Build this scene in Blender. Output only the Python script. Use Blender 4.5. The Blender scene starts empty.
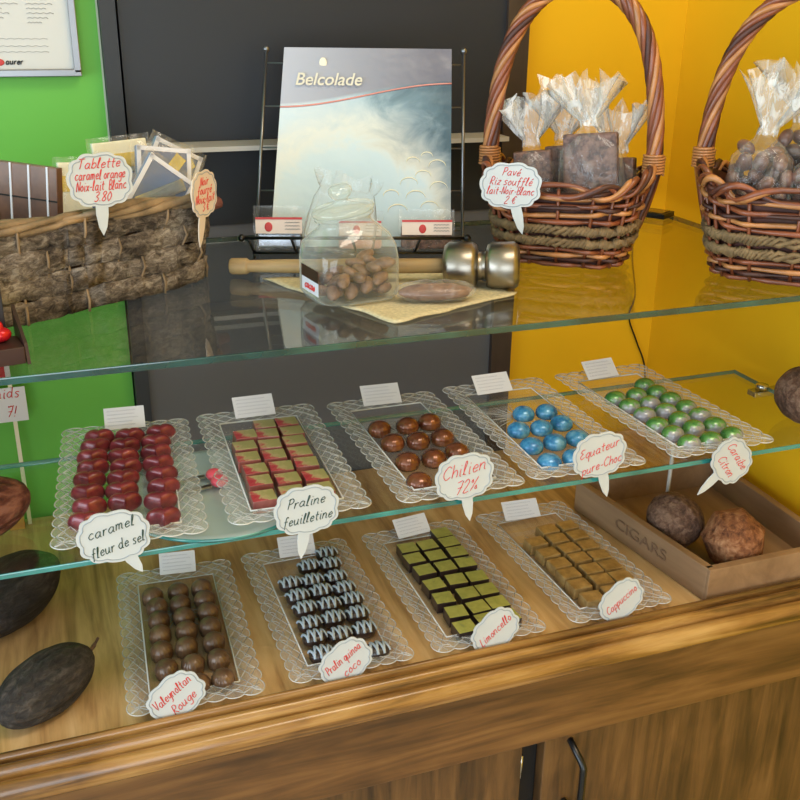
import bpy, bmesh, math, random
from mathutils import Vector, Matrix, Euler
R = math.radians
rng = random.Random(7)
SC = bpy.context.scene
COL = SC.collection
TOP = 0.4268      # top of the counter's upper glass
SHELF = 0.2233    # top of the middle glass shelf
GROUND = -0.86

# ---------------------------------------------------------------- materials
def lin(c):
    o = []
    for v in c:
        v /= 255.0
        o.append(v / 12.92 if v <= 0.04045 else ((v + 0.055) / 1.055) ** 2.4)
    return (o[0], o[1], o[2], 1.0)

class NT:
    def __init__(s, name):
        s.m = bpy.data.materials.new(name); s.m.use_nodes = True
        s.t = s.m.node_tree; s.t.nodes.clear()
        s.out = s.n('ShaderNodeOutputMaterial')
    def n(s, kind, **kw):
        nd = s.t.nodes.new(kind)
        for k, v in kw.items():
            if hasattr(nd, k): setattr(nd, k, v)
        return nd
    def link(s, a, b): s.t.links.new(a, b)
    def setv(s, sock, v):
        if hasattr(v, 'is_linked') or isinstance(v, bpy.types.NodeSocket): s.link(v, sock)
        else: sock.default_value = v
    def coords(s, kind='Object', scale=(1, 1, 1), rot=(0, 0, 0)):
        tc = s.n('ShaderNodeTexCoord'); mp = s.n('ShaderNodeMapping')
        mp.inputs['Scale'].default_value = scale; mp.inputs['Rotation'].default_value = rot
        s.link(tc.outputs[kind], mp.inputs['Vector']); return mp.outputs['Vector']
    def noise(s, vec, scale, detail=4, rough=.55, dist=0):
        nd = s.n('ShaderNodeTexNoise')
        nd.inputs['Scale'].default_value = scale; nd.inputs['Detail'].default_value = detail
        nd.inputs['Roughness'].default_value = rough; nd.inputs['Distortion'].default_value = dist
        s.link(vec, nd.inputs['Vector']); return nd.outputs['Fac']
    def ramp(s, fac, stops):
        nd = s.n('ShaderNodeValToRGB'); e = nd.color_ramp.elements
        while len(e) < len(stops): e.new(0.5)
        for i, (p, c) in enumerate(stops):
            e[i].position = p; e[i].color = c if len(c) == 4 else lin(c)
        s.link(fac, nd.inputs['Fac']); return nd.outputs['Color']
    def math(s, op, a, b=0.0, clamp=False):
        nd = s.n('ShaderNodeMath', operation=op, use_clamp=clamp)
        s.setv(nd.inputs[0], a); s.setv(nd.inputs[1], b); return nd.outputs[0]
    def mix(s, fac, a, b):
        nd = s.n('ShaderNodeMix', data_type='RGBA')
        s.setv(nd.inputs[0], fac); s.setv(nd.inputs[6], a); s.setv(nd.inputs[7], b); return nd.outputs[2]
    def bsdf(s, color, rough=.5, metal=0., spec=.5, coat=0., **kw):
        p = s.n('ShaderNodeBsdfPrincipled')
        s.setv(p.inputs['Base Color'], color); s.setv(p.inputs['Roughness'], rough)
        p.inputs['Metallic'].default_value = metal; p.inputs['Specular IOR Level'].default_value = spec
        p.inputs['Coat Weight'].default_value = coat; p.inputs['Coat Roughness'].default_value = .08
        for k, v in kw.items(): p.inputs[k].default_value = v
        return p
    def bump(s, p, h, strength=.3, dist=.002):
        b = s.n('ShaderNodeBump'); b.inputs['Strength'].default_value = strength; b.inputs['Distance'].default_value = dist
        s.link(h, b.inputs['Height']); s.link(b.outputs['Normal'], p.inputs['Normal'])
    def done(s, sh):
        s.link(sh, s.out.inputs['Surface']); return s.m

def plain(name, c, rough=.5, metal=0., spec=.5, coat=0., var=0.0, vs=40, bump=0., bs=200):
    t = NT(name); col = lin(c)
    if var or bump: v = t.coords()
    if var:
        lo = tuple(x * (1 - var) for x in col[:3]) + (1,); hi = tuple(min(1, x * (1 + var)) for x in col[:3]) + (1,)
        col = t.ramp(t.noise(v, vs), [(.3, lo), (.7, hi)])
    p = t.bsdf(col, rough, metal, spec, coat)
    if bump: t.bump(p, t.noise(v, bs, 3), bump, .001)
    return t.done(p.outputs[0])

def wood(name, stops, axis=0, scale=9, rough=.4, stretch=14, coat=0., knots=True, bump=.08):
    t = NT(name); sc = [stretch] * 3; sc[axis] = 1.2
    v = t.coords('Object', tuple(sc))
    g = t.noise(v, scale * .22, 8, .62, .6)
    v2 = t.coords('Object', tuple(3.0 if i != axis else 1.4 for i in range(3)))
    k = t.noise(v2, 3.2, 3, .5, .8)
    f = t.math('ADD', t.math('MULTIPLY', g, .75), t.math('MULTIPLY', k, .42 if knots else .2))
    col = t.ramp(f, stops)
    p = t.bsdf(col, rough, 0, .5, coat)
    t.bump(p, g, bump, .002)
    return t.done(p.outputs[0])

def clear(name, tint=(.95, .99, .97), extra=0.0, rough=.02, body=(1, 1, 1), bodyrough=.3, ior=1.5, streak=0.0, sscale=60, edge=0.0):
    """thin clear sheet: passes light straight through, mirrors by angle, with a little milky body"""
    t = NT(name)
    tr = t.n('ShaderNodeBsdfTransparent'); tr.inputs[0].default_value = tint + (1,)
    gl = t.n('ShaderNodeBsdfGlossy'); gl.inputs['Roughness'].default_value = rough
    fr = t.n('ShaderNodeFresnel'); ge = t.n('ShaderNodeNewGeometry')   # both faces of the sheet mirror alike
    t.link(t.math('ADD', t.math('MULTIPLY', ge.outputs['Backfacing'], 1.0 / ior - ior), ior), fr.inputs['IOR'])
    m1 = t.n('ShaderNodeMixShader'); t.link(fr.outputs[0], m1.inputs[0]); t.link(tr.outputs[0], m1.inputs[1]); t.link(gl.outputs[0], m1.inputs[2])
    if not (extra or streak or edge): return t.done(m1.outputs[0])
    bd = t.bsdf(body + (1,), bodyrough)
    f = None
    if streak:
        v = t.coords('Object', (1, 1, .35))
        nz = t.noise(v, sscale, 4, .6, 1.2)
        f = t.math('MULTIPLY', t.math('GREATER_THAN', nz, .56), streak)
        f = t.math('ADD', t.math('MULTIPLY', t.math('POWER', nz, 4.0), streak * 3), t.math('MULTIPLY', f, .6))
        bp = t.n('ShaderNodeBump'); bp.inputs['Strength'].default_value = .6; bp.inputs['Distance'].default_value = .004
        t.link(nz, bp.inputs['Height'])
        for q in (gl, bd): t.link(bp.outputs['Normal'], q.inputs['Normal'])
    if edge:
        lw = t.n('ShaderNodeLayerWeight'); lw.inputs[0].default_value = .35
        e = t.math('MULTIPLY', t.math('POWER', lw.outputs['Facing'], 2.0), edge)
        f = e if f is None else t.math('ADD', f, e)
    f = t.math('ADD', f, extra, True) if f is not None else extra
    m2 = t.n('ShaderNodeMixShader'); t.setv(m2.inputs[0], f)
    t.link(m1.outputs[0], m2.inputs[1]); t.link(bd.outputs[0], m2.inputs[2])
    return t.done(m2.outputs[0])

M = {}
M['green'] = plain('green_paint', (104, 182, 74), .5, spec=.3)
M['yellow'] = plain('yellow_paint', (234, 180, 26), .45, spec=.35, var=.04, vs=3)
M['charcoal'] = plain('charcoal_panel', (41, 44, 50), .45, spec=.35)
M['greyboard'] = plain('grey_back_board', (92, 92, 95), .5, spec=.3)
M['jamb'] = plain('dark_jamb', (36, 40, 46), .5)
M['brownpost'] = wood('dark_brown_post', [(.3, (40, 30, 26)), (.75, (72, 58, 50))], 2)
M['strip'] = plain('pale_rail', (190, 186, 178), .35, spec=.5)
M['sealant'] = plain('grey_sealant', (176, 186, 160), .6)
M['white_wall'] = plain('white_plaster', (225, 222, 214), .7)
M['floor_tile'] = plain('floor_tile', (176, 168, 156), .35, var=.1, vs=3)
M['deckwood'] = wood('deck_wood', [(.40, (132, 98, 64)), (.52, (182, 142, 94)), (.62, (208, 168, 116)), (.78, (226, 192, 142))], 1, 14, .34, 16)
M['frontwood'] = wood('front_wood', [(.38, (38, 25, 15)), (.50, (80, 54, 29)), (.62, (108, 74, 40)), (.80, (136, 98, 55))], 0, 12, .42, 16)
M['doorwood'] = wood('door_wood', [(.38, (36, 25, 16)), (.50, (72, 50, 28)), (.62, (100, 70, 39)), (.80, (126, 92, 54))], 2, 12, .45, 18)
M['mouldwood'] = wood('moulding_wood', [(.40, (56, 37, 19)), (.51, (112, 78, 40)), (.61, (150, 108, 56)), (.78, (190, 150, 92))], 0, 14, .27, 18, .3)
M['cratewood'] = wood('crate_wood', [(.3, (104, 76, 52)), (.55, (140, 108, 78)), (.8, (166, 132, 98))], 1, 9, .6, 10)
M['dark'] = plain('dark_gap', (24, 18, 14), .8)
M['blackmetal'] = plain('black_metal', (18, 18, 20), .3, .2, .6)
M['wire'] = plain('steel_wire', (128, 130, 134), .3, .9)
M['steel'] = plain('brushed_steel', (150, 142, 130), .32, 1., var=.1, vs=60)
M['frame'] = plain('grey_metal_frame', (132, 132, 134), .3, .9)
M['chrome'] = plain('chrome', (200, 200, 200), .15, 1.)
M['glass'] = clear('sheet_glass', (.965, .985, .975), 0, 0.0)
M['plate'] = clear('frosted_plate', (.9, .98, .99), .36, .1, (.72, .9, .95), .25)
def edge_mat(name, a, b):
    t = NT(name); v = t.coords()
    c = t.ramp(t.noise(v, 14, 2), [(.35, a), (.65, b)])
    p = t.bsdf(c, .12, 0, .9, .5); return t.done(p.outputs[0])
M['edge'] = edge_mat('glass_edge', (20, 104, 104), (56, 146, 142))
M['edge_top'] = edge_mat('thick_glass_edge', (12, 52, 54), (26, 84, 84))
M['traysheet'] = clear('clear_plastic', (.985, .985, .985), .05, .06, (.95, .96, .97), .2, 1.45, edge=.15)
M['rimsheet'] = clear('milky_rim_plastic', (.97, .97, .97), .20, .08, (.93, .95, .97), .22, 1.45, edge=.1)
M['trayrib'] = clear('milky_plastic', (.97, .97, .97), .40, .08, (.93, .94, .95), .22, 1.45)
M['trayline'] = clear('edge_highlight_plastic', (.97, .97, .97), .7, .08, (.93, .95, .97), .2, 1.45)  # highlight along the well's edge, painted as whiter plastic
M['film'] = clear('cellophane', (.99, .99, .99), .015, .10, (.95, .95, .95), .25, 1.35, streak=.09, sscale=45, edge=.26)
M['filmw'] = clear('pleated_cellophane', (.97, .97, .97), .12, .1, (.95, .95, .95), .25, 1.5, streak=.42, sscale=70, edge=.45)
M['jar'] = clear('jar_glass', (.955, .97, .955), .03, .02, (.86, .92, .88), .08, 1.6, edge=.85)
M['tag'] = plain('white_tag', (192, 197, 200), .35, var=.03, vs=30)
M['tagbeige'] = plain('beige_tag', (222, 204, 186), .4)
M['tagline'] = plain('tag_border', (150, 160, 170), .4)
M['paper'] = plain('white_paper', (222, 222, 230), .7)
M['listpaper'] = plain('grey_white_paper', (206, 206, 202), .5)
M['grey_ink'] = plain('grey_ink', (150, 152, 172), .7)
M['redink'] = plain('red_ink', (212, 58, 52), .5)
M['greenink'] = plain('green_ink', (32, 62, 48), .5)
M['greytext'] = plain('grey_text', (160, 160, 160), .7)
M['redlogo'] = plain('red_print', (200, 60, 60), .5)
M['blackink'] = plain('black_ink', (40, 40, 44), .5)
M['cream'] = plain('cream_print', (240, 232, 205), .5)
M['cream2'] = plain('pale_gold_print', (214, 208, 190), .5)
M['burlap'] = plain('burlap', (205, 192, 156), .9, var=.18, vs=260, bump=.9, bs=420)
M['handle_wood'] = wood('handle_wood', [(.42, (122, 98, 62)), (.55, (166, 140, 98)), (.74, (192, 168, 124))], 0, 12, .5, 10)
M['pink'] = plain('pink_plastic', (222, 84, 104), .35, coat=.3)
M['redfoil'] = plain('red_foil', (190, 24, 36), .25, .3)
M['navy'] = plain('dark_box', (34, 36, 48), .4)
M['boxbrown'] = plain('dark_brown_box', (58, 34, 30), .4)
M['orange'] = plain('orange_card', (206, 134, 60), .6)
M['label'] = plain('label_paper', (236, 218, 208), .5)
M['pinklabel'] = plain('pink_paper', (226, 172, 156), .5)
M['silver'] = plain('silver_foil', (190, 196, 205), .22, .85, var=.15, vs=60)
M['bluecard'] = plain('blue_grey_card', (100, 118, 152), .3, coat=.8)
M['creamcard'] = plain('cream_card', (232, 226, 200), .45)
M['yellowcard'] = plain('yellow_print', (222, 190, 92), .5)
M['blueprint'] = plain('blue_print', (84, 100, 140), .5)
M['twine'] = plain('seagrass_braid', (122, 98, 66), .75, var=.35, vs=70, bump=.5, bs=260)
M['rod'] = plain('willow_rod', (124, 66, 40), .38, var=.4, vs=22, coat=.2)
M['rodlight'] = plain('pale_willow_rod', (176, 118, 70), .4, var=.3, vs=25, coat=.2)
M['roddark'] = plain('dark_willow_rod', (70, 36, 28), .5, var=.4, vs=30)
M['vine'] = plain('vine_rim', (136, 114, 88), .6, var=.5, vs=38, bump=.5, bs=150)
M['cork_red'] = plain('red_brown_stub', (120, 66, 56), .5)

def bark():
    t = NT('bark'); v = t.coords('Object', (1, 1, 1.8))
    a = t.noise(v, 85, 8, .75, .8); b = t.noise(v, 16, 5, .65, .4)
    f = t.math('ADD', t.math('MULTIPLY', a, .6), t.math('MULTIPLY', b, .45))
    c = t.ramp(f, [(.40, (36, 32, 30)), (.49, (84, 75, 68)), (.56, (122, 111, 101)), (.64, (170, 160, 149))])
    p = t.bsdf(c, .85, 0, .2); t.bump(p, a, .8, .003); return t.done(p.outputs[0])
M['bark'] = bark()
M['barkdark'] = plain('inner_bark', (62, 44, 34), .85, var=.4, vs=30, bump=.6, bs=120)

def choc(name, stops, scale, rough=.3, metal=0., coat=.3, dist=0., bump=0., rnd=True):
    t = NT(name); v = t.coords()
    if rnd:
        oi = t.n('ShaderNodeObjectInfo'); ad = t.n('ShaderNodeVectorMath', operation='ADD')
        cx = t.n('ShaderNodeCombineXYZ')
        for i in range(3): t.link(t.math('MULTIPLY', oi.outputs['Random'], 7.0 + i * 3), cx.inputs[i])
        t.link(v, ad.inputs[0]); t.link(cx.outputs[0], ad.inputs[1]); v = ad.outputs[0]
    nz = t.noise(v, scale, 4, .6, dist)
    p = t.bsdf(t.ramp(nz, stops), rough, metal, .5, coat)
    if bump: t.bump(p, nz, bump, .001)
    return t.done(p.outputs[0])
M['c_red'] = choc('dark_red_glaze', [(.35, (100, 34, 44)), (.65, (146, 58, 66))], 60, .30, .1, .35)
M['c_pink'] = choc('pink_brown_side', [(.3, (120, 58, 56)), (.7, (158, 92, 84))], 60, .4)
def splash():
    t = NT('red_gold_top'); v = t.coords()
    oi = t.n('ShaderNodeObjectInfo')
    sx = t.n('ShaderNodeSeparateXYZ'); t.link(v, sx.inputs[0])
    nz = t.noise(v, 110, 5, .7, .5)
    f = t.math('ADD', t.math('MULTIPLY', sx.outputs[0], -26.0), t.math('MULTIPLY', sx.outputs[1], -10.0))
    f = t.math('ADD', f, t.math('MULTIPLY', nz, 1.5)); f = t.math('ADD', f, t.math('MULTIPLY', oi.outputs['Random'], .35))
    f = t.math('SUBTRACT', f, .52)
    c = t.ramp(f, [(.35, (164, 158, 104)), (.6, (190, 176, 130)), (.74, (190, 84, 88)), (.95, (176, 48, 62))])
    p = t.bsdf(c, .3, 0, .5, .3); return t.done(p.outputs[0])
M['c_splash'] = splash()
M['c_copper'] = choc('copper_chocolate', [(.3, (92, 50, 34)), (.7, (150, 88, 58))], 45, .22, .35, .5)
M['c_blue'] = choc('speckled_blue', [(.3, (34, 96, 156)), (.5, (62, 142, 196)), (.72, (120, 180, 216))], 90, .25, .1, .4)
def twotone():
    t = NT('green_lavender_shell'); v = t.coords()
    sx = t.n('ShaderNodeSeparateXYZ'); t.link(v, sx.inputs[0])
    oi = t.n('ShaderNodeObjectInfo')
    nz = t.noise(v, 120, 4, .7)
    f = t.math('ADD', t.math('MULTIPLY', sx.outputs[1], 26.0), t.math('MULTIPLY', sx.outputs[2], 16.0))
    f = t.math('ADD', f, t.math('MULTIPLY', nz, .9)); f = t.math('ADD', f, t.math('MULTIPLY', oi.outputs['Random'], .3))
    f = t.math('SUBTRACT', f, .06)
    c = t.ramp(f, [(.25, (150, 146, 160)), (.45, (158, 162, 164)), (.58, (104, 158, 84)), (.85, (58, 118, 56))])
    p = t.bsdf(c, .25, .15, .5, .5); return t.done(p.outputs[0])
M['c_green'] = twotone()
M['c_dark'] = choc('ribbed_dark_chocolate', [(.3, (84, 60, 46)), (.7, (132, 102, 78))], 40, .34, .1, .3)
M['c_dark2'] = choc('dark_chocolate', [(.3, (36, 26, 24)), (.7, (58, 44, 42))], 40, .35, 0, .3)
M['c_white'] = plain('white_drizzle', (176, 190, 206), .4)
M['c_lime'] = choc('lime_marbled_top', [(.28, (112, 122, 110)), (.38, (160, 160, 78)), (.7, (184, 182, 98))], 70, .35, 0, .2, .6)
M['c_gold'] = choc('bronze_gold', [(.3, (142, 112, 68)), (.7, (192, 160, 106))], 70, .34, .3, .1)
M['c_bar'] = choc('crisped_chocolate', [(.38, (66, 42, 34)), (.62, (124, 90, 76))], 150, .55, 0, .1, 0, 1.0)
M['c_nut'] = choc('cocoa_coated_nut', [(.3, (78, 54, 48)), (.7, (130, 98, 88))], 70, .4, 0, .3)
M['c_bean'] = choc('cocoa_bean', [(.3, (92, 64, 50)), (.7, (150, 116, 96))], 90, .55, 0, .1, 0, .4)
M['c_tablet'] = choc('chocolate_tablet', [(.3, (70, 46, 36)), (.7, (128, 88, 60))], 18, .35, 0, .05, rnd=False)

def husk(name, stops, scale, bump=1.2, rough=.7, stretch=(1, 1, 1)):
    t = NT(name); v = t.coords('Object', stretch); a = t.noise(v, scale, 8, .68, .4); b = t.noise(v, scale * .22, 3)
    f = t.math('ADD', t.math('MULTIPLY', a, .6), t.math('MULTIPLY', b, .42))
    p = t.bsdf(t.ramp(f, stops), rough, 0, .35); t.bump(p, t.math('ADD', a, t.math('MULTIPLY', b, .5)), min(1.0, bump), .004 * bump); return t.done(p.outputs[0])
M['pod_grey'] = husk('grey_brown_pod', [(.38, (34, 31, 30)), (.51, (60, 54, 50)), (.66, (98, 90, 84))], 150, 1.5, stretch=(.5, 1, 1))
M['pod_black'] = husk('blackish_pod', [(.38, (26, 24, 24)), (.51, (48, 43, 42)), (.66, (84, 77, 74))], 130, 1.5, stretch=(.35, 1, 1))
M['pod_red'] = husk('red_brown_pod', [(.42, (36, 18, 17)), (.52, (84, 42, 36)), (.61, (130, 86, 74))], 90, 1.0, .4, (.35, 1, 1))
M['nut_brown'] = husk('rough_brown_husk', [(.40, (70, 48, 38)), (.51, (110, 80, 64)), (.63, (150, 118, 98))], 130, 2.0)
M['nut_orange'] = husk('orange_brown_husk', [(.40, (88, 50, 30)), (.51, (146, 92, 58)), (.64, (190, 138, 98))], 110, 1.8)

# ---------------------------------------------------------------- mesh helpers
class MB:
    def __init__(s): s.bm = bmesh.new(); s.mi = 0
    def face(s, vs, smooth=True):
        try:
            f = s.bm.faces.new(vs); f.material_index = s.mi; f.smooth = smooth; return f
        except ValueError: return None
    def box(s, c, size, mat=None, bevel=0, taper=1.0):
        cx, cy, cz = c; x, y, z = (d / 2 for d in size); vs = []
        for dz in (-z, z):
            k = taper if dz > 0 else 1
            for dx, dy in ((-x, -y), (x, -y), (x, y), (-x, y)):
                p = Vector((dx * k, dy * k, dz))
                if mat is not None: p = mat @ p
                vs.append(s.bm.verts.new(p + Vector((cx, cy, cz))))
        fs = []
        for q in ((3, 2, 1, 0), (4, 5, 6, 7), (0, 1, 5, 4), (1, 2, 6, 5), (2, 3, 7, 6), (3, 0, 4, 7)):
            fs.append(s.face([vs[i] for i in q], False))
        if bevel:
            es = list({e for f in fs for e in f.edges})
            r = bmesh.ops.bevel(s.bm, geom=es, offset=bevel, segments=2, affect='EDGES', profile=.6)
            for f in r['faces']: f.material_index = s.mi
        return fs
    def rings(s, rings, closed=True, cap0=True, cap1=True, smooth=True):
        vr = [[s.bm.verts.new(p) for p in r] for r in rings]
        n = len(vr[0])
        for a, b in zip(vr, vr[1:]):
            for i in range(n if closed else n - 1):
                j = (i + 1) % n
                s.face([a[i], a[j], b[j], b[i]], smooth)
        if cap0 and closed: s.face(list(reversed(vr[0])), smooth)
        if cap1 and closed: s.face(vr[-1], smooth)
        return vr
    def tube(s, pts, r=.001, n=6, closed=False, caps=True):
        pts = [Vector(p) for p in pts]; N = len(pts)
        if N < 2: return
        rr = r if isinstance(r, (list, tuple)) else [r] * N
        T = []
        for i in range(N):
            a = pts[(i - 1) % N] if closed or i > 0 else pts[0]
            b = pts[(i + 1) % N] if closed or i < N - 1 else pts[-1]
            d = b - a; T.append(d.normalized() if d.length > 1e-9 else Vector((0, 0, 1)))
        up = Vector((0, 0, 1)) if abs(T[0].z) < .9 else Vector((1, 0, 0))
        nrm = (up - T[0] * up.dot(T[0])).normalized(); rings = []
        for i in range(N):
            nrm = nrm - T[i] * nrm.dot(T[i])
            nrm = nrm.normalized() if nrm.length > 1e-6 else T[i].orthogonal().normalized()
            bi = T[i].cross(nrm)
            rings.append([pts[i] + (nrm * math.cos(2 * math.pi * k / n) + bi * math.sin(2 * math.pi * k / n)) * rr[i] for k in range(n)])
        if closed:
            rings.append(rings[0]); s.rings(rings, True, False, False)
            bmesh.ops.remove_doubles(s.bm, verts=s.bm.verts[-n * (N + 1):] if hasattr(s.bm.verts, '__getitem__') and False else list(s.bm.verts)[-n * (N + 1):], dist=1e-7)
        else: s.rings(rings, True, caps, caps)
    def lathe(s, prof, n=32, axis='z', off=(0, 0, 0)):
        rings = []
        for r, h in prof:
            ring = []
            for k in range(n):
                a = 2 * math.pi * k / n; c, d = r * math.cos(a), r * math.sin(a)
                p = (c, d, h) if axis == 'z' else (h, c, d)
                ring.append(Vector(p) + Vector(off))
            rings.append(ring)
        s.rings(rings)
    def prism(s, outline, d, mapf):
        """closed 2-D outline extruded by d; mapf((u,v),w) -> point"""
        a = [s.bm.verts.new(mapf(p, 0)) for p in outline]; b = [s.bm.verts.new(mapf(p, d)) for p in outline]; n = len(a)
        s.face(a, False); s.face(list(reversed(b)), False)
        for i in range(n):
            j = (i + 1) % n; s.face([a[j], a[i], b[i], b[j]], False)
    def ellipsoid(s, c, r, nu=20, nv=12, fn=None):
        rings = []
        for j in range(1, nv):
            ph = math.pi * j / nv - math.pi / 2; ring = []
            for i in range(nu):
                th = 2 * math.pi * i / nu
                d = Vector((math.cos(ph) * math.cos(th), math.cos(ph) * math.sin(th), math.sin(ph)))
                if fn: d = fn(d, th, ph)
                ring.append(Vector((d.x * r[0] + c[0], d.y * r[1] + c[1], d.z * r[2] + c[2])))
            rings.append(ring)
        vr = s.rings(rings, True, False, False)
        for ring, sg in ((vr[0], -1), (vr[-1], 1)):
            d = Vector((0, 0, sg))
            if fn: d = fn(d, 0, sg * math.pi / 2)
            t = s.bm.verts.new((d.x * r[0] + c[0], d.y * r[1] + c[1], d.z * r[2] + c[2])); n = len(ring)
            for i in range(n):
                q = [ring[i], ring[(i + 1) % n], t]
                s.face(q if sg > 0 else q[::-1])
    def mesh(s, name, mats):
        bmesh.ops.recalc_face_normals(s.bm, faces=list(s.bm.faces))
        me = bpy.data.meshes.new(name); s.bm.to_mesh(me); s.bm.free()
        for m in (mats if isinstance(mats, (list, tuple)) else [mats]): me.materials.append(m)
        return me
    def build(s, name, mats, parent=None, label=None):
        o = bpy.data.objects.new(name, s.mesh(name, mats)); COL.objects.link(o)
        if parent is not None: o.parent = parent
        if label: o['label'] = label
        return o

def tag_(o, label, cat, group=None):
    o['label'] = label; o['category'] = cat
    if group: o['group'] = group
    return o
def thing(name, label, cat, loc=(0, 0, 0), rotz=0, group=None, rot=None):
    o = bpy.data.objects.new(name, None); COL.objects.link(o); o.empty_display_size = .02
    o.location = loc; o.rotation_euler = rot if rot else (0, 0, rotz)
    return tag_(o, label, cat, group)
def place(o, loc, rotz=0, rot=None):
    o.location = loc; o.rotation_euler = rot if rot else (0, 0, rotz); return o
def dup(src, loc, rotz, label, group=None, rot=None):
    r = src.copy(); COL.objects.link(r); r.location = loc; r.rotation_euler = rot if rot else (0, 0, rotz)
    r['label'] = label
    if group: r['group'] = group
    for ch in list(src.children):
        c = ch.copy(); COL.objects.link(c); c.parent = r
        for g in list(ch.children):
            d = g.copy(); COL.objects.link(d); d.parent = c
    return r
def struct(name, mb, mats):
    o = mb.build(name, mats); o['kind'] = 'structure'; return o
def spline(pts, k=5, closed=False):
    P = [Vector(p) for p in pts]; out = []; N = len(P)
    if N < 3: return P
    for i in range(N if closed else N - 1):
        if closed: p0, p1, p2, p3 = P[(i - 1) % N], P[i], P[(i + 1) % N], P[(i + 2) % N]
        else: p0, p1, p2, p3 = P[max(i - 1, 0)], P[i], P[i + 1], P[min(i + 2, N - 1)]
        for j in range(k):
            t = j / k
            out.append(.5 * ((2 * p1) + (p2 - p0) * t + (2 * p0 - 5 * p1 + 4 * p2 - p3) * t * t + (3 * p1 - p0 - 3 * p2 + p3) * t ** 3))
    if not closed: out.append(P[-1])
    return out
def text_mesh(txt, size, mats, name, parent, loc, rot, shear=0., depth=.0003, align='CENTER', bold=0.):
    cu = bpy.data.curves.new('tmp', 'FONT'); cu.body = txt; cu.size = size; cu.shear = shear; cu.extrude = depth; cu.align_x = align; cu.offset = bold
    ob = bpy.data.objects.new('tmp', cu); COL.objects.link(ob)
    dg = bpy.context.evaluated_depsgraph_get(); me = bpy.data.meshes.new_from_object(ob.evaluated_get(dg))
    bpy.data.objects.remove(ob); me.materials.clear(); me.materials.append(mats); me.name = name
    o = bpy.data.objects.new(name, me); COL.objects.link(o); o.parent = parent; o.location = loc; o.rotation_euler = rot
    return o

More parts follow.
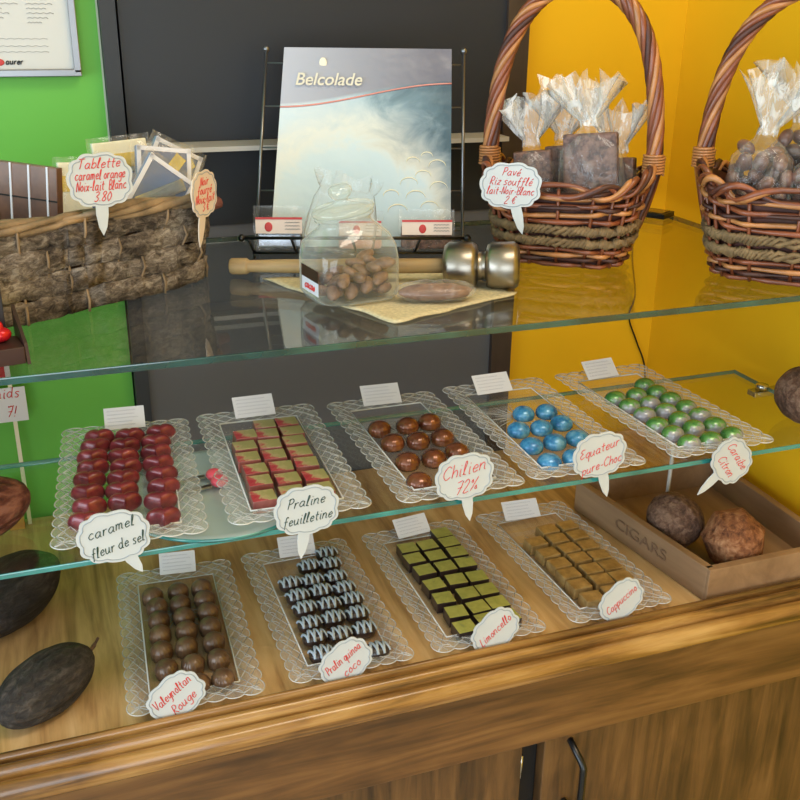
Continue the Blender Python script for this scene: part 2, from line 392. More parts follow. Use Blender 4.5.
# hand lettering: pen strokes per glyph on a grid whose x-height is 1
G = {
'a': [[(.8,.85),(.4,1),(.05,.5),(.35,0),(.75,.4),(.8,.95),(.8,.2),(1,0)]],
'b': [[(.1,1.8),(.1,0),(.1,.6),(.5,1),(.85,.5),(.5,0),(.1,.2)]],
'c': [[(.75,.85),(.4,1),(.05,.5),(.4,0),(.8,.2)]],
'd': [[(.75,.8),(.4,1),(.05,.5),(.4,0),(.75,.4),(.8,1.8),(.8,.2),(1,0)]],
'e': [[(.1,.5),(.75,.6),(.5,1),(.1,.6),(.3,0),(.8,.2)]],
'é': [[(.1,.5),(.75,.6),(.5,1),(.1,.6),(.3,0),(.8,.2)],[(.4,1.3),(.7,1.6)]],
'f': [[(.75,1.6),(.5,1.8),(.3,1.4),(.3,-.4)],[(0,.9),(.65,.95)]],
'g': [[(.75,.85),(.4,1),(.05,.5),(.4,.1),(.75,.6),(.78,1),(.75,-.4),(.4,-.7),(.1,-.5)]],
'h': [[(.1,1.8),(.1,0),(.15,.6),(.5,1),(.75,.7),(.75,0)]],
'i': [[(.2,1),(.2,.1),(.4,0)],[(.2,1.4),(.24,1.5)]],
'l': [[(.05,0),(.35,1.5),(.2,1.8),(.1,1.2),(.15,.1),(.45,0)]],
'm': [[(.05,1),(.05,0),(.1,.7),(.35,1),(.5,.7),(.5,0),(.55,.7),(.8,1),(.95,.7),(.95,.1),(1.15,0)]],
'n': [[(.05,1),(.05,0),(.1,.6),(.45,1),(.7,.7),(.7,.1),(.9,0)]],
'o': [[(.4,1),(.05,.5),(.4,0),(.75,.5),(.4,1),(.6,.95)]],
'p': [[(.1,1),(.1,-.8),(.1,.6),(.5,1),(.8,.5),(.5,0),(.1,.2)]],
'q': [[(.75,.8),(.4,1),(.05,.5),(.4,0),(.75,.5),(.78,1),(.78,-.8)]],
'r': [[(.1,1),(.1,0),(.15,.6),(.4,.95),(.65,.9)]],
's': [[(.7,.9),(.35,1),(.15,.75),(.6,.35),(.45,0),(.05,.1)]],
't': [[(.3,1.6),(.3,.2),(.6,0)],[(0,1),(.65,1.05)]],
'u': [[(.05,1),(.1,.2),(.4,0),(.7,.4),(.75,1),(.75,.2),(.95,0)]],
'v': [[(.05,1),(.35,0),(.7,1)]],
'x': [[(.05,1),(.7,0)],[(.7,1),(.05,0)]],
'y': [[(.05,1),(.15,.3),(.5,.3),(.75,1),(.6,-.4),(.2,-.7)]],
'z': [[(.05,1),(.4,.96),(.7,1),(.4,.5),(.05,0),(.4,.05),(.75,0)]],
'A': [[(0,0),(.5,1.8),(1,0)],[(.2,.6),(.8,.6)]],
'B': [[(.1,0),(.1,1.8),(.7,1.6),(.6,1),(.1,.95),(.8,.7),(.7,.1),(.1,0)]],
'C': [[(1,1.5),(.6,1.8),(.1,1.2),(.1,.5),(.5,0),(1,.3)]],
'E': [[(.9,1.7),(.4,1.8),(.2,1.3),(.6,1),(.1,.6),(.4,0),(.95,.3)]],
'G': [[(1,1.5),(.6,1.8),(.1,1),(.4,0),(.9,.2),(.95,.8),(.6,.8)]],
'L': [[(.2,1.8),(.1,0),(.8,.05)]],
'N': [[(.1,0),(.15,1.8),(.8,0),(.9,1.8)]],
'P': [[(.15,0),(.2,1.8)],[(0,1.6),(.6,1.8),(.9,1.3),(.6,.9),(.2,.9)]],
'R': [[(.15,0),(.2,1.8),(.8,1.6),(.7,1),(.2,.9),(.9,0)]],
'T': [[(.5,1.8),(.45,0)],[(0,1.75),(1.05,1.8)]],
'V': [[(0,1.8),(.4,0),(.9,1.8)]],
'0': [[(.4,1.7),(.05,.9),(.4,0),(.75,.9),(.4,1.7)]],
'2': [[(.05,1.4),(.4,1.8),(.7,1.3),(.05,0),(.8,.05)]],
'3': [[(.1,1.6),(.5,1.8),(.7,1.35),(.3,.95),(.75,.5),(.4,0),(.05,.2)]],
'7': [[(.05,1.7),(.8,1.75),(.3,0)],[(.15,.9),(.75,.95)]],
'8': [[(.4,.95),(.1,1.4),(.4,1.8),(.7,1.4),(.1,.4),(.4,0),(.75,.4),(.4,.95)]],
'%': [[(.2,1.5),(.05,1.2),(.3,1.1),(.2,1.5)],[(.9,1.7),(.1,0)],[(.8,.6),(.65,.2),(.95,.1),(.8,.6)]],
'€': [[(.9,1.5),(.5,1.7),(.2,.9),(.5,.1),(.9,.3)],[(0,1.1),(.7,1.1)],[(0,.7),(.65,.7)]],
'-': [[(.1,.6),(.6,.62)]], '.': [[(.1,0),(.18,.08)]], '!': [[(.3,1.8),(.2,.5)],[(.15,0),(.2,.1)]],
',': [[(.15,.1),(.05,-.3)]],
}
def letter(mb, txt, size, cx, cy, mapf, r=.0005, slant=.2, fit=None):
    strokes = []; x = 0
    for ch in txt:
        if ch == ' ': x += .55; continue
        g = G.get(ch)
        if not g: continue
        w = max(p[0] for s_ in g for p in s_)
        jy = rng.uniform(-.06, .06)
        for s_ in g: strokes.append([(x + p[0] + p[1] * slant, p[1] + jy) for p in s_])
        x += w + .22
    k = size
    if fit and x * k > fit: k = fit / x
    for s_ in strokes:
        pts = spline([(p[0], p[1], 0) for p in s_], 3)
        mb.tube([mapf((cx + (p.x - x / 2) * k, cy + (p.y - .6) * size)) for p in pts], r, 4)

def price_tag(label, c, lines, ink, w=.07, h=.057, tip=None, ang=0, rotz=0, tilt=0, tsize=.0062, beige=False, tang=0):
    """cloud shaped plastic price tag; plane faces local -y"""
    t = thing('price_tag', label, 'price tag', c, rot=(R(-tilt), 0, rotz), group='cloud-shaped price tags')
    ca, sa = math.cos(R(ang)), math.sin(R(ang))
    def mp(p, y): return Vector((p[0] * ca - p[1] * sa, y, p[0] * sa + p[1] * ca))
    out = []
    N = 96; nb = 11
    def cloud(k):
        o = []
        for i in range(N):
            a = 2 * math.pi * i / N
            rr = 1 - .075 * (1 - abs(math.sin(nb * a / 2 + .4))) 
            n_ = 2.5
            u = math.copysign(abs(math.cos(a)) ** (2 / n_), math.cos(a)); v = math.copysign(abs(math.sin(a)) ** (2 / n_), math.sin(a))
            o.append((u * rr * w / 2 * k, v * rr * h / 2 * k))
        return o
    mb = MB(); mb.prism(cloud(1), .0014, lambda p, d: mp(p, d)); mb.build('plaque', M['tagbeige' if beige else 'tag'], t)
    mb = MB(); mb.tube([mp(p, -.0002) for p in cloud(.9)], .0005, 4, closed=True); mb.build('border', M['tagline'], t)
    if tip:
        tx, tz = tip; L = math.hypot(tx, tz); dx, dz = tx / L, tz / L
        s0 = .55 * h / 2 if abs(dz) > .7 else .7 * h / 2
        def pt(a, b): return (dx * a - dz * b, dz * a + dx * b)
        ol = [pt(s0, -.0065), pt(L * .62, -.0062), pt(L * .85, -.004), pt(L, 0), pt(L * .85, .004), pt(L * .62, .0062), pt(s0, .0065)]
        mb = MB(); mb.prism(ol, .0013, lambda p, d: Vector((p[0], d + .0003, p[1]))); mb.build('stake', M['tagbeige' if beige else 'tag'], t)
    mb = MB(); n = len(lines); ct, st = math.cos(R(tang)), math.sin(R(tang))
    for i, (s_, fy) in enumerate(lines):
        def mq(p): return mp((p[0] * ct - p[1] * st, p[0] * st + p[1] * ct), -.0003)
        letter(mb, s_, tsize, 0, fy * h, mq, .00046, slant=.32, fit=w * .76)
    mb.build('handwriting', ink, t)
    return t

# ---------------------------------------------------------------- room shell
WY = 1.44; CEIL = 1.75; XL = -2.4; YF = -2.6; XR = 1.018
def wallbox(x0, x1, y0, y1, z0, z1):
    m = MB(); m.box(((x0 + x1) / 2, (y0 + y1) / 2, (z0 + z1) / 2), (x1 - x0, y1 - y0, z1 - z0)); return m
m = wallbox(XL, .0995, WY, WY + .1, GROUND, CEIL); m.mi = 1
m.box(((.7 + XR) / 2, WY + .05, (GROUND + CEIL) / 2), (XR - .7, .1, CEIL - GROUND)); m.mi = 2
m.box((.398, WY + .06, (GROUND + CEIL) / 2), (.604, .08, CEIL - GROUND))
struct('wall_back', m, [M['green'], M['yellow'], M['charcoal']])
struct('wall_right', wallbox(XR, XR + .1, YF, WY + .1, GROUND, CEIL), M['yellow'])
struct('floor', wallbox(XL - .1, XR + .1, YF - .1, WY + .1, GROUND - .1, GROUND), M['floor_tile'])
struct('ceiling', wallbox(XL - .1, XR + .1, YF - .1, WY + .1, CEIL, CEIL + .1), M['white_wall'])
# left wall with a big window opening, front wall with shop window
def wall_with_hole(name, along, fixed, thick, a0, a1, h0, h1):
    m = MB()
    lo, hi = (YF, WY) if along == 'y' else (XL, XR)
    def bx(p0, p1, z0, z1):
        c, s = (p0 + p1) / 2, p1 - p0
        if along == 'y': m.box((fixed, c, (z0 + z1) / 2), (thick, s, z1 - z0))
        else: m.box((c, fixed, (z0 + z1) / 2), (s, thick, z1 - z0))
    bx(lo, a0, GROUND, CEIL); bx(a1, hi, GROUND, CEIL); bx(a0, a1, GROUND, h0); bx(a0, a1, h1, CEIL)
    struct(name, m, M['white_wall'])
    f = MB()
    def fb(p0, p1, z0, z1):
        c, s = (p0 + p1) / 2, p1 - p0
        if along == 'y': f.box((fixed, c, (z0 + z1) / 2), (thick * .6, s, z1 - z0))
        else: f.box((c, fixed, (z0 + z1) / 2), (s, thick * .6, z1 - z0))
    fb(a0, a0 + .05, h0, h1); fb(a1 - .05, a1, h0, h1); fb(a0, a1, h0, h0 + .05); fb(a0, a1, h1 - .05, h1)
    c = (a0 + a1) / 2; fb(c - .025, c + .025, h0, h1)
    struct('window_1' if along == 'y' else 'window_2', f, M['white_wall'])
wall_with_hole('wall_left', 'y', XL - .05, .1, -1.7, 1.0, -.2, 1.5)
wall_with_hole('wall_front', 'x', YF - .05, .1, -1.9, .5, -.3, 1.5)

# dark cupboard front behind the counter
struct('door_1', wallbox(.1255, .69, WY - .012, WY + .02, .5505, CEIL), M['charcoal'])
m = wallbox(.122, .69, WY - .012, WY + .02, .43, .536); struct('door_2', m, M['charcoal'])
struct('trim_1', wallbox(.1015, .122, WY - .02, WY + .02, GROUND, CEIL), M['jamb'])
struct('trim_2', wallbox(.69, .7265, WY - .02, WY + .02, GROUND, CEIL), M['brownpost'])
struct('trim_3', wallbox(.117, .676, 1.368, WY, .5435, .5500), M['strip'])
struct('trim_4', wallbox(.0985, .1010, WY - .002, WY + .02, .43, CEIL), M['sealant'])
struct('wall_counter_back', wallbox(.122, .69, WY - .010, WY + .02, GROUND, .43), M['greyboard'])

# framed list on the green wall
fr = thing('framed_list', 'framed white price list hanging on the green wall', 'picture frame', (-.066, WY - .012, .794))
m = MB(); m.box((0, .004, 0), (.262, .004, .296)); m.build('paper', M['listpaper'], fr)
m = MB()
for c, s in (((0, 0, -.150), (.276, .012, .009)), ((0, 0, .150), (.276, .012, .009)), ((-.1335, 0, 0), (.009, .012, .3)), ((.1335, 0, 0), (.009, .012, .3))): m.box(c, s, bevel=.001)
m.build('frame', M['frame'], fr)
m = MB()
for col in range(5):
    x0 = -.118 + col * .049
    for row in range(40):
        z = .13 - row * .0056
        L = rng.uniform(.016, .04)
        if rng.random() < .1: continue
        m.tube([(x0 + L * k / 8, .0014, z + (.0007 if k % 2 else -.0007)) for k in range(9)], .0004, 3)
for z in (-.108, -.117, -.124): m.tube([(-.1 + .2 * k / 40, .0014, z + (.0006 if k % 2 else -.0006)) for k in range(41)], .0003, 3)
m.build('print', M['greytext'], fr)
m = MB(); m.ellipsoid((.037, .0012, -.1365), (.007, .0006, .0045)); m.build('logo', M['redlogo'], fr)
m = MB(); letter(m, 'aurer', .0042, .056, -.1365, lambda p: Vector((p[0], .0012, p[1])), .0007); m.build('logo_lettering', M['blackink'], fr)

# ---------------------------------------------------------------- counter
ct = thing('display_counter', 'wooden display counter holding the glass shelves and chocolates', 'counter', (0, .9, GROUND))
def cpart(name, mb, mat, parent=ct):
    o = mb.build(name, mat, parent)
    if parent is ct: o.matrix_parent_inverse = Matrix.Translation((0, -.9, -GROUND))
    return o
CX0, CX1 = -.42, 1.012
m = MB(); m.box(((CX0 + CX1) / 2, (.8895 + 1.424) / 2, -.01), (CX1 - CX0, 1.424 - .8895, .02)); cpart('deck', m, M['deckwood'])
prof = [(.893, -.018), (.893, .008), (.8915, .0108), (.8890, .0120), (.8862, .0108), (.8848, .0075), (.8842, .0030), (.8832, -.0010), (.8822, .0028), (.8800, .0062), (.8765, .0076), (.8730, .0068), (.8705, .0036), (.8694, -.0010), (.8688, -.0055), (.8680, -.0085), (.8672, -.0050), (.8645, -.0026), (.8600, -.0022), (.8555, -.0046), (.8522, -.0100), (.8508, -.0170), (.8520, -.0240), (.8556, -.0290), (.8610, -.0315), (.8640, -.0350), (.8690, -.0365), (.8700, -.0365), (.8700, -.018)]
m = MB(); xs = [CX0 + (CX1 - CX0) * i / 24 for i in range(25)]
m.rings([[Vector((x, y, z)) for y, z in prof] for x in xs]); o = cpart('front_moulding', m, M['mouldwood'])
m = MB(); m.box(((CX0 + CX1) / 2, .880, -.087), (CX1 - CX0, .022, .104), bevel=.002); cpart('frieze_board', m, M['frontwood'])
m = MB(); m.box((CX0 + .01, 1.155, -.44), (.02, .53, .83)); m.box((CX1 - .01, 1.155, -.44), (.02, .53, .83)); m.box(((CX0 + CX1) / 2, 1.41, -.44), (CX1 - CX0, .02, .83)); m.box(((CX0 + CX1) / 2, 1.15, -.82), (CX1 - CX0, .5, .03))
cpart('carcass', m, M['doorwood'])
m = MB(); m.box((.5185, .915, -.44), (.05, .02, .62)); cpart('gap_shade_post', m, M['dark'])  # near-black block: shade of the gap between the doors, put into its colour
def door(x0, x1, handle_x, hinge_x):
    m = MB(); m.box(((x0 + x1) / 2, .893, -.48), (x1 - x0, .02, .665), bevel=.002); d = cpart('door', m, M['doorwood'])
    if handle_x:
        m = MB(); m.tube(spline([(handle_x, .884, -.160), (handle_x, .868, -.166), (handle_x + .003, .852, -.179), (handle_x + .003, .850, -.192), (handle_x + .003, .850, -.236), (handle_x + .003, .851, -.253), (handle_x, .862, -.260), (handle_x - .002, .884, -.262)], 4), .0048, 8)
        h = m.build('handle', M['blackmetal'], d)
    if hinge_x:
        m = MB(); m.box((hinge_x, .896, -.19), (.004, .012, .034)); m.tube([(hinge_x, .8895, -.172), (hinge_x, .8895, -.208)], .0028, 8); m.build('hinge', M['chrome'], d)
door(CX0 + .005, .502, None, .5045)
door(.534, CX1 - .003, .572, None)

# ---------------------------------------------------------------- glass shelves
def slab(name, label, x0, x1, y0, y1, z1, th, em='edge'):
    m = MB(); m.box(((x0 + x1) / 2, (y0 + y1) / 2, z1 - th / 2), (x1 - x0, y1 - y0, th), bevel=.0012)
    m.bm.faces.ensure_lookup_table()
    for f in m.bm.faces:
        f.normal_update()
        if abs(f.normal.z) < .97: f.material_index = 1
    o = m.build(name, [M['glass'], M[em]]); return tag_(o, label, 'glass shelf')
slab('top_glass', 'thick glass top of the counter carrying the baskets and the jar', CX0 + .0, .947, .8695, 1.365, TOP, .0072, 'edge_top')
slab('glass_shelf', 'middle glass shelf carrying five trays of chocolates', CX0 + .0, .966, .8852, 1.140, SHELF, .006)
# wall clips and rods carrying the glass
def clip(z, y, label, x0):
    t = thing('shelf_clip', label, 'shelf clip', (x0, y, z))
    m = MB(); m.box(((XR - x0) / 2 - .008, 0, -.004), (XR - x0 + .016, .018, .008), bevel=.001); m.build('arm', M['chrome'], t)
    m = MB(); m.lathe([(.001, .006), (.009, .006), (.009, .012), (.001, .013)], 16, off=(.002, 0, -.004)); m.build('cap', M['chrome'], t)
for y, z, x0, l in ((1.07, SHELF - .006, .958, 'metal clip holding the right end of the middle glass shelf'),):
    clip(z, y, l, x0)
t = thing('glass_bracket', 'metal wall bracket under the top glass behind the right basket', 'bracket', (.94, 1.15, TOP - .0072))
m = MB(); m.box((.044, 0, -.004), (.09, .02, .008)); m.build('arm', M['chrome'], t)
m = MB(); m.box((.0865, 0, -.02), (.006, .03, .05)); m.build('wall_plate', M['chrome'], t)
m = MB(); m.tube([(.8295, 1.085, .007), (.8295, 1.085, SHELF - .006)], .003, 8)
tag_(m.build('shelf_rod', M['strip']), 'thin white rod rising from the wooden crate to the glass shelf', 'rod')
# left end of the counter: wooden end panel standing on the deck
m = MB(); m.box((CX0 + .008, 1.15, .2095), (.016, .50, .419)); m.box((CX0 + .021, 1.03, SHELF - .012), (.012, .24, .012))
tag_(m.build('end_panel', M['frontwood']), 'wooden end panel closing the left end of the counter', 'panel')

# frosted round plate on the shelf with pink tongs
m = MB(); m.lathe([(.001, 0), (.098, 0), (.1085, .0015), (.110, .004), (.1085, .0058), (.098, .0045), (.001, .0040)], 64)
o = place(m.build('round_plate', [M['plate'], M['edge']]), (.146, .9835, SHELF))
for p in o.data.polygons:
    if math.hypot(p.center.x, p.center.y) > .104: p.material_index = 1
tag_(o, 'round frosted glass plate overhanging the shelf under the two left trays', 'plate')
tg = thing('tongs', 'pink-handled metal tongs lying on the round plate between trays', 'tongs', (.1385, 1.0, SHELF + .0052), R(8))
for yy, yt in ((.012, .014), (-.012, -.012)):
    m = MB(); m.box((-.013, yt, .004), (.032, .006, .0025), bevel=.0008); m.build('prong', M['steel'], tg)
m = MB()
for yy in (.009, -.009): m.ellipsoid((.013, yy, .0065), (.010, .011, .0065))
m.box((.014, 0, .006), (.012, .018, .009), bevel=.003); m.build('grip', M['pink'], tg)

# ---------------------------------------------------------------- trays
TW, TL = .15, .297
def tray_parts():
    iw, il = .050, .119
    nx, ny = 7, 14
    outl = []
    hw, hl = TW / 2 - .003, TL / 2 - .003
    def scal(a, b, n, outward):
        for i in range(n):
            for k in range(6):
                t = (i + k / 6) / n; bump_ = .0042 * abs(math.sin(math.pi * k / 6)) ** .7
                outl.append((a[0] + (b[0] - a[0]) * t + outward[0] * bump_, a[1] + (b[1] - a[1]) * t + outward[1] * bump_))
    scal((-hw, -hl), (hw, -hl), nx, (0, -1)); scal((hw, -hl), (hw, hl), ny, (1, 0)); scal((hw, hl), (-hw, hl), nx, (0, 1)); scal((-hw, hl), (-hw, -hl), ny, (-1, 0))
    inn = []
    for (x, y) in outl: 
        inn.append((max(-iw, min(iw, x * iw / hw)), max(-il, min(il, y * il / hl))))
    m = MB(); rings = []
    for k, z in ((0, .0095), (.35, .0115), (.7, .0125), (1, .0118)):
        rings.append([Vector((a[0] + (b[0] - a[0]) * k, a[1] + (b[1] - a[1]) * k, z)) for a, b in zip(inn, outl)])
    m.rings(rings, True, False, False)
    m.mi = 1
    m.tube([Vector((p[0], p[1], .0120)) for p in outl], .0008, 4, closed=True)
    # embossed lattice: crossing ribs and petal arcs along each side
    def ribs(a, b, n, inward, depth):
        d = Vector((b[0] - a[0], b[1] - a[1], 0)) / n; iv = Vector((inward[0], inward[1], 0))
        for i in range(n):
            p0 = Vector((a[0], a[1], .0132)) + d * i
            for s0, s1 in ((0, 1.6), (1, -.6)):
                q0 = p0 + d * s0 + iv * .001; q1 = p0 + d * s1 + iv * (depth - .001)
                e = (q1 - Vector((a[0], a[1], 0))).dot(d.normalized())
                if e < -.002 or e > d.length * n + .002: q1 = q0 + (q1 - q0) * .6
                q1.z = .0105; m.tube([q0, q1], .00055, 3)
            arc = [p0 + d * .02 + iv * .0015, p0 + d * .2 + iv * .0075, p0 + d * .5 + iv * .0098, p0 + d * .8 + iv * .0075, p0 + d * .98 + iv * .0015]
            m.tube(spline(arc, 3), .00045, 3)
    ribs((-hw, -hl), (hw, -hl), nx, (0, 1), .027); ribs((hw, -hl), (hw, hl), ny, (-1, 0), .022)
    ribs((hw, hl), (-hw, hl), nx, (0, -1), .027); ribs((-hw, hl), (-hw, -hl), ny, (1, 0), .022)
    rim = m.mesh('rim', [M['rimsheet'], M['trayrib']])
    m = MB(); n4 = lambda w, l, z: [Vector((-w, -l, z)), Vector((w, -l, z)), Vector((w, l, z)), Vector((-w, l, z))]
    m.rings([n4(iw, il, .0095), n4(iw - .002, il - .002, .0018)], True, False, True, False)
    m.mi = 1; m.tube(n4(iw, il, .0097), .0011, 4, closed=True); m.mi = 2
    for k in range(22):
        a = 2 * math.pi * k / 22; L = .030 + .012 * (k % 2)
        c = Vector((-.005, .045, .0022)); m.tube([c + Vector((math.cos(a), math.sin(a), 0)) * .008, c + Vector((math.cos(a) * L, math.sin(a) * L, 0))], [.0008, .0003], 3)
    well = m.mesh('well', [M['traysheet'], M['trayline'], M['trayrib']])
    return rim, well
RIM, WELL = tray_parts()
TRAYS = {1: (.0568, 1.0281, -.0796, 5), 2: (.225, 1.0234, -.0411, 5.0), 3: (.4028, 1.0237, .0018, 0), 4: (.5675, 1.0274, -.0279, 0), 5: (.7488, 1.0276, .0213, 0), 6: (.1064, 1.0468, -.0483, 0), 7: (.2816, 1.0464, .0027, 0), 8: (.4583, 1.0455, .002, 0), 9: (.6425, 1.0465, .0227, 0)}
TL_ = {1: 'leftmost clear scalloped tray on the glass shelf, holding dark red chocolates', 2: 'clear scalloped tray on the glass shelf holding red and gold square chocolates', 3: 'clear scalloped tray on the glass shelf holding copper brown domes', 4: 'clear scalloped tray on the glass shelf holding blue domes', 5: 'rightmost clear scalloped tray on the glass shelf, holding green domes', 6: 'leftmost clear scalloped tray on the wooden deck, holding ribbed brown domes', 7: 'clear scalloped tray on the wooden deck holding white-striped dark chocolates', 8: 'clear scalloped tray on the wooden deck holding lime-topped square chocolates', 9: 'rightmost clear scalloped tray on the wooden deck, holding bronze blocks'}
TZ = {}
for k, (x, y, a, dz) in TRAYS.items():
    z = (SHELF + (.0052 if dz else .0005)) if k < 6 else .0005
    TZ[k] = z
    t = thing('serving_tray', TL_[k], 'tray', (x, y, z), a, 'scalloped clear trays')
    for nm, me in (('rim', RIM), ('well', WELL)):
        o = bpy.data.objects.new(nm, me); COL.objects.link(o); o.parent = t

# ---------------------------------------------------------------- chocolates
PTS = {
 1: [[(0.034, 1.1385), (0.0278, 1.112), (0.0221, 1.0823), (0.021, 1.0545), (0.015, 1.0245), (0.0112, 0.9929), (0.0109, 0.9606), (0.0052, 0.9291)], [(0.0692, 1.1306), (0.0607, 1.1032), (0.0559, 1.0738), (0.0559, 1.0448), (0.0505, 1.017), (0.0464, 0.9871), (0.047, 0.96)], [(0.1059, 1.1301), (0.0965, 1.1025), (0.093, 1.0742), (0.092, 1.043), (0.0923, 1.0127), (0.0901, 0.9816), (0.083, 0.9507), (0.0813, 0.9142)]],
 2: [[(0.2021, 1.0888), (0.1949, 1.0568), (0.1919, 1.0252), (0.1935, 0.9915), (0.1914, 0.9614), (0.1874, 0.9244)], [(0.2314, 1.1131), (0.2284, 1.0839), (0.2242, 1.0523), (0.2223, 1.0221), (0.2227, 0.9892), (0.2227, 0.9573), (0.2192, 0.9260)], [(0.2594, 1.1124), (0.2588, 1.0821), (0.2549, 1.0541), (0.2531, 1.0215), (0.2525, 0.9905), (0.2531, 0.9546), (0.2508, 0.9228)]],
 3: [[(0.3709, 1.076), (0.3727, 1.0319), (0.3714, 0.9754), (0.3653, 0.921)], [(0.4083, 1.0746), (0.4047, 1.0268), (0.4041, 0.9739)], [(0.4395, 1.077), (0.4369, 1.0264), (0.4378, 0.9826)]],
 4: [[(0.5386, 1.0188), (0.5322, 0.9702), (0.5313, 0.9226)], [(0.5689, 1.065), (0.5695, 1.0152), (0.5648, 0.9711), (0.5654, 0.9236)], [(0.6013, 1.0616), (0.6018, 1.0215), (0.5975, 0.973)]],
 5: [[(0.7139, 1.0735), (0.718, 1.0434), (0.7202, 1.0105), (0.7169, 0.9765), (0.7197, 0.9462), (0.7226, 0.9154)], [(0.7487, 1.0748), (0.7491, 1.0426), (0.7548, 1.0128), (0.755, 0.983), (0.756, 0.9534), (0.7541, 0.9145)], [(0.7815, 1.1047), (0.782, 1.0758), (0.7853, 1.047), (0.7884, 1.0155), (0.7891, 0.986), (0.7883, 0.9529), (0.7889, 0.9191)]],
 6: [[(0.0775, 1.1311), (0.0801, 1.1039), (0.0785, 1.0736), (0.0761, 1.0427), (0.0736, 1.0091), (0.0745, 0.9721)], [(0.1106, 1.1312), (0.1088, 1.1012), (0.1092, 1.0716), (0.1077, 1.0412), (0.1027, 1.0079), (0.105, 0.9714), (0.1054, 0.9327)], [(0.1409, 1.1303), (0.1405, 1.1024), (0.1393, 1.0729), (0.1369, 1.0406), (0.1357, 1.0072), (0.1348, 0.9722), (0.1333, 0.9335)]],
 7: [[(0.2542, 1.1012), (0.2557, 1.0686), (0.2576, 1.0388), (0.255, 1.0047), (0.2533, 0.9749), (0.2523, 0.9411)], [(0.2889, 1.1351), (0.284, 1.0985), (0.2878, 1.0704), (0.2895, 1.0373), (0.2861, 1.0064), (0.2838, 0.9709)], [(0.3216, 1.1600), (0.3183, 1.1309), (0.3163, 1.097), (0.319, 1.067), (0.3211, 1.0389), (0.3179, 1.0063), (0.3158, 0.9719), (0.3176, 0.9263)]],
 8: [[(0.4342, 1.1322), (0.4325, 1.1028), (0.4351, 1.0702), (0.4346, 1.033), (0.4341, 0.9986), (0.4374, 0.9646), (0.4349, 0.9312)], [(0.4635, 1.131), (0.4639, 1.1005), (0.4661, 1.0699), (0.4672, 1.0347), (0.4682, 0.9993), (0.4683, 0.9658), (0.4674, 0.9370)], [(0.4956, 1.1565), (0.4962, 1.1293), (0.4964, 1.1006), (0.4964, 1.0705), (0.4965, 1.0326), (0.496, 0.9992), (0.4964, 0.967), (0.4963, 0.9356)]],
 9: [[(0.6157, 1.089), (0.618, 1.0562), (0.6193, 1.0261), (0.619, 0.9981), (0.6186, 0.97), (0.6201, 0.938)], [(0.6491, 1.1159), (0.6494, 1.0873), (0.6517, 1.0582), (0.653, 1.0305), (0.6542, 0.9996), (0.6537, 0.971), (0.6545, 0.9429)], [(0.6821, 1.1166), (0.6825, 1.0875), (0.6825, 1.0573), (0.6836, 1.0279), (0.6836, 0.9991), (0.6832, 0.9708)]],
}
def heart():
    m = MB(); n = 40
    def outl(k, z):
        o = []
        for i in range(n):
            a = 2 * math.pi * i / n
            x = 16 * math.sin(a) ** 3; y = 13 * math.cos(a) - 5 * math.cos(2 * a) - 2 * math.cos(3 * a) - math.cos(4 * a)
            x, y = x / 16 * .0180, (y + 2.5) / 16 * .0128
            o.append(Vector((x * k, y * k, z)))
        return o
    H = .0195; rings = [outl(.86, 0), outl(.96, .0015), outl(1, .005)]
    for j in range(1, 9):
        t = j / 8; rings.append(outl(max(.02, math.cos(t * math.pi / 2) ** .62), .005 + (H - .005) * math.sin(t * math.pi / 2)))
    m.rings(rings); return m.mesh('heart_chocolate', M['c_red'])
def dome(rx, ry, h, mat, name, ribs=0, amp=.0, nv=9, low=.25, swirl=0.):
    m = MB(); n = 48 if ribs else 28; rings = []
    for j in range(nv + 2):
        if j == 0: k, z = .86, 0
        elif j == 1: k, z = .97, h * low * .5
        else:
            t = (j - 1) / nv; k = max(.02, math.cos(t * math.pi / 2)); z = h * low + (h - h * low) * math.sin(t * math.pi / 2)
        ring = []
        for i in range(n):
            a = 2 * math.pi * i / n
            q = k * (1 + amp * math.cos(ribs * (a + swirl * j / nv)) * min(1, k * 2)) if ribs else k
            ring.append(Vector((rx * q * math.cos(a), ry * q * math.sin(a), z)))
        rings.append(ring)
    m.rings(rings); return m.mesh(name, mat)
def block(w, d, h, bev, mats, name, taper=.93):
    m = MB(); m.box((0, 0, h / 2), (w, d, h), bevel=bev, taper=taper)
    if isinstance(mats, list):
        for f in m.bm.faces:
            f.normal_update()
            if f.normal.z > .5: f.material_index = 1
    return m.mesh(name, mats)
def log_():
    m = MB(); m.ellipsoid((0, 0, .009), (.0152, .0122, .0092), 24, 14, lambda d, th, ph: Vector((math.copysign(abs(d.x) ** .75, d.x), math.copysign(abs(d.y) ** .85, d.y), max(-.97, math.copysign(abs(d.z) ** .8, d.z)))))
    a = m.mesh('striped_chocolate', M['c_dark2'])
    m = MB()
    for k in range(7):
        x = -.0125 + k * .0042 + rng.uniform(-.0006, .0006)
        pts = []
        for i in range(13):
            t = -1.25 + 2.5 * i / 12; xx = x + .0022 * math.sin(t * 1.2) * (1 if k % 2 else -1)
            f = max(0.0, 1 - (abs(xx) / .0155) ** 2.6) ** .4
            pts.append((xx, math.sin(t) * .0122 * f * 1.0, .009 + math.cos(t) * .0093 * f + .0002))
        m.tube(pts, [.0013 + .0006 * abs(math.sin(i * 1.7 + k)) for i in range(13)], 5)
    return a, m.mesh('drizzle', M['c_white'])
LOG, DRZ = log_()
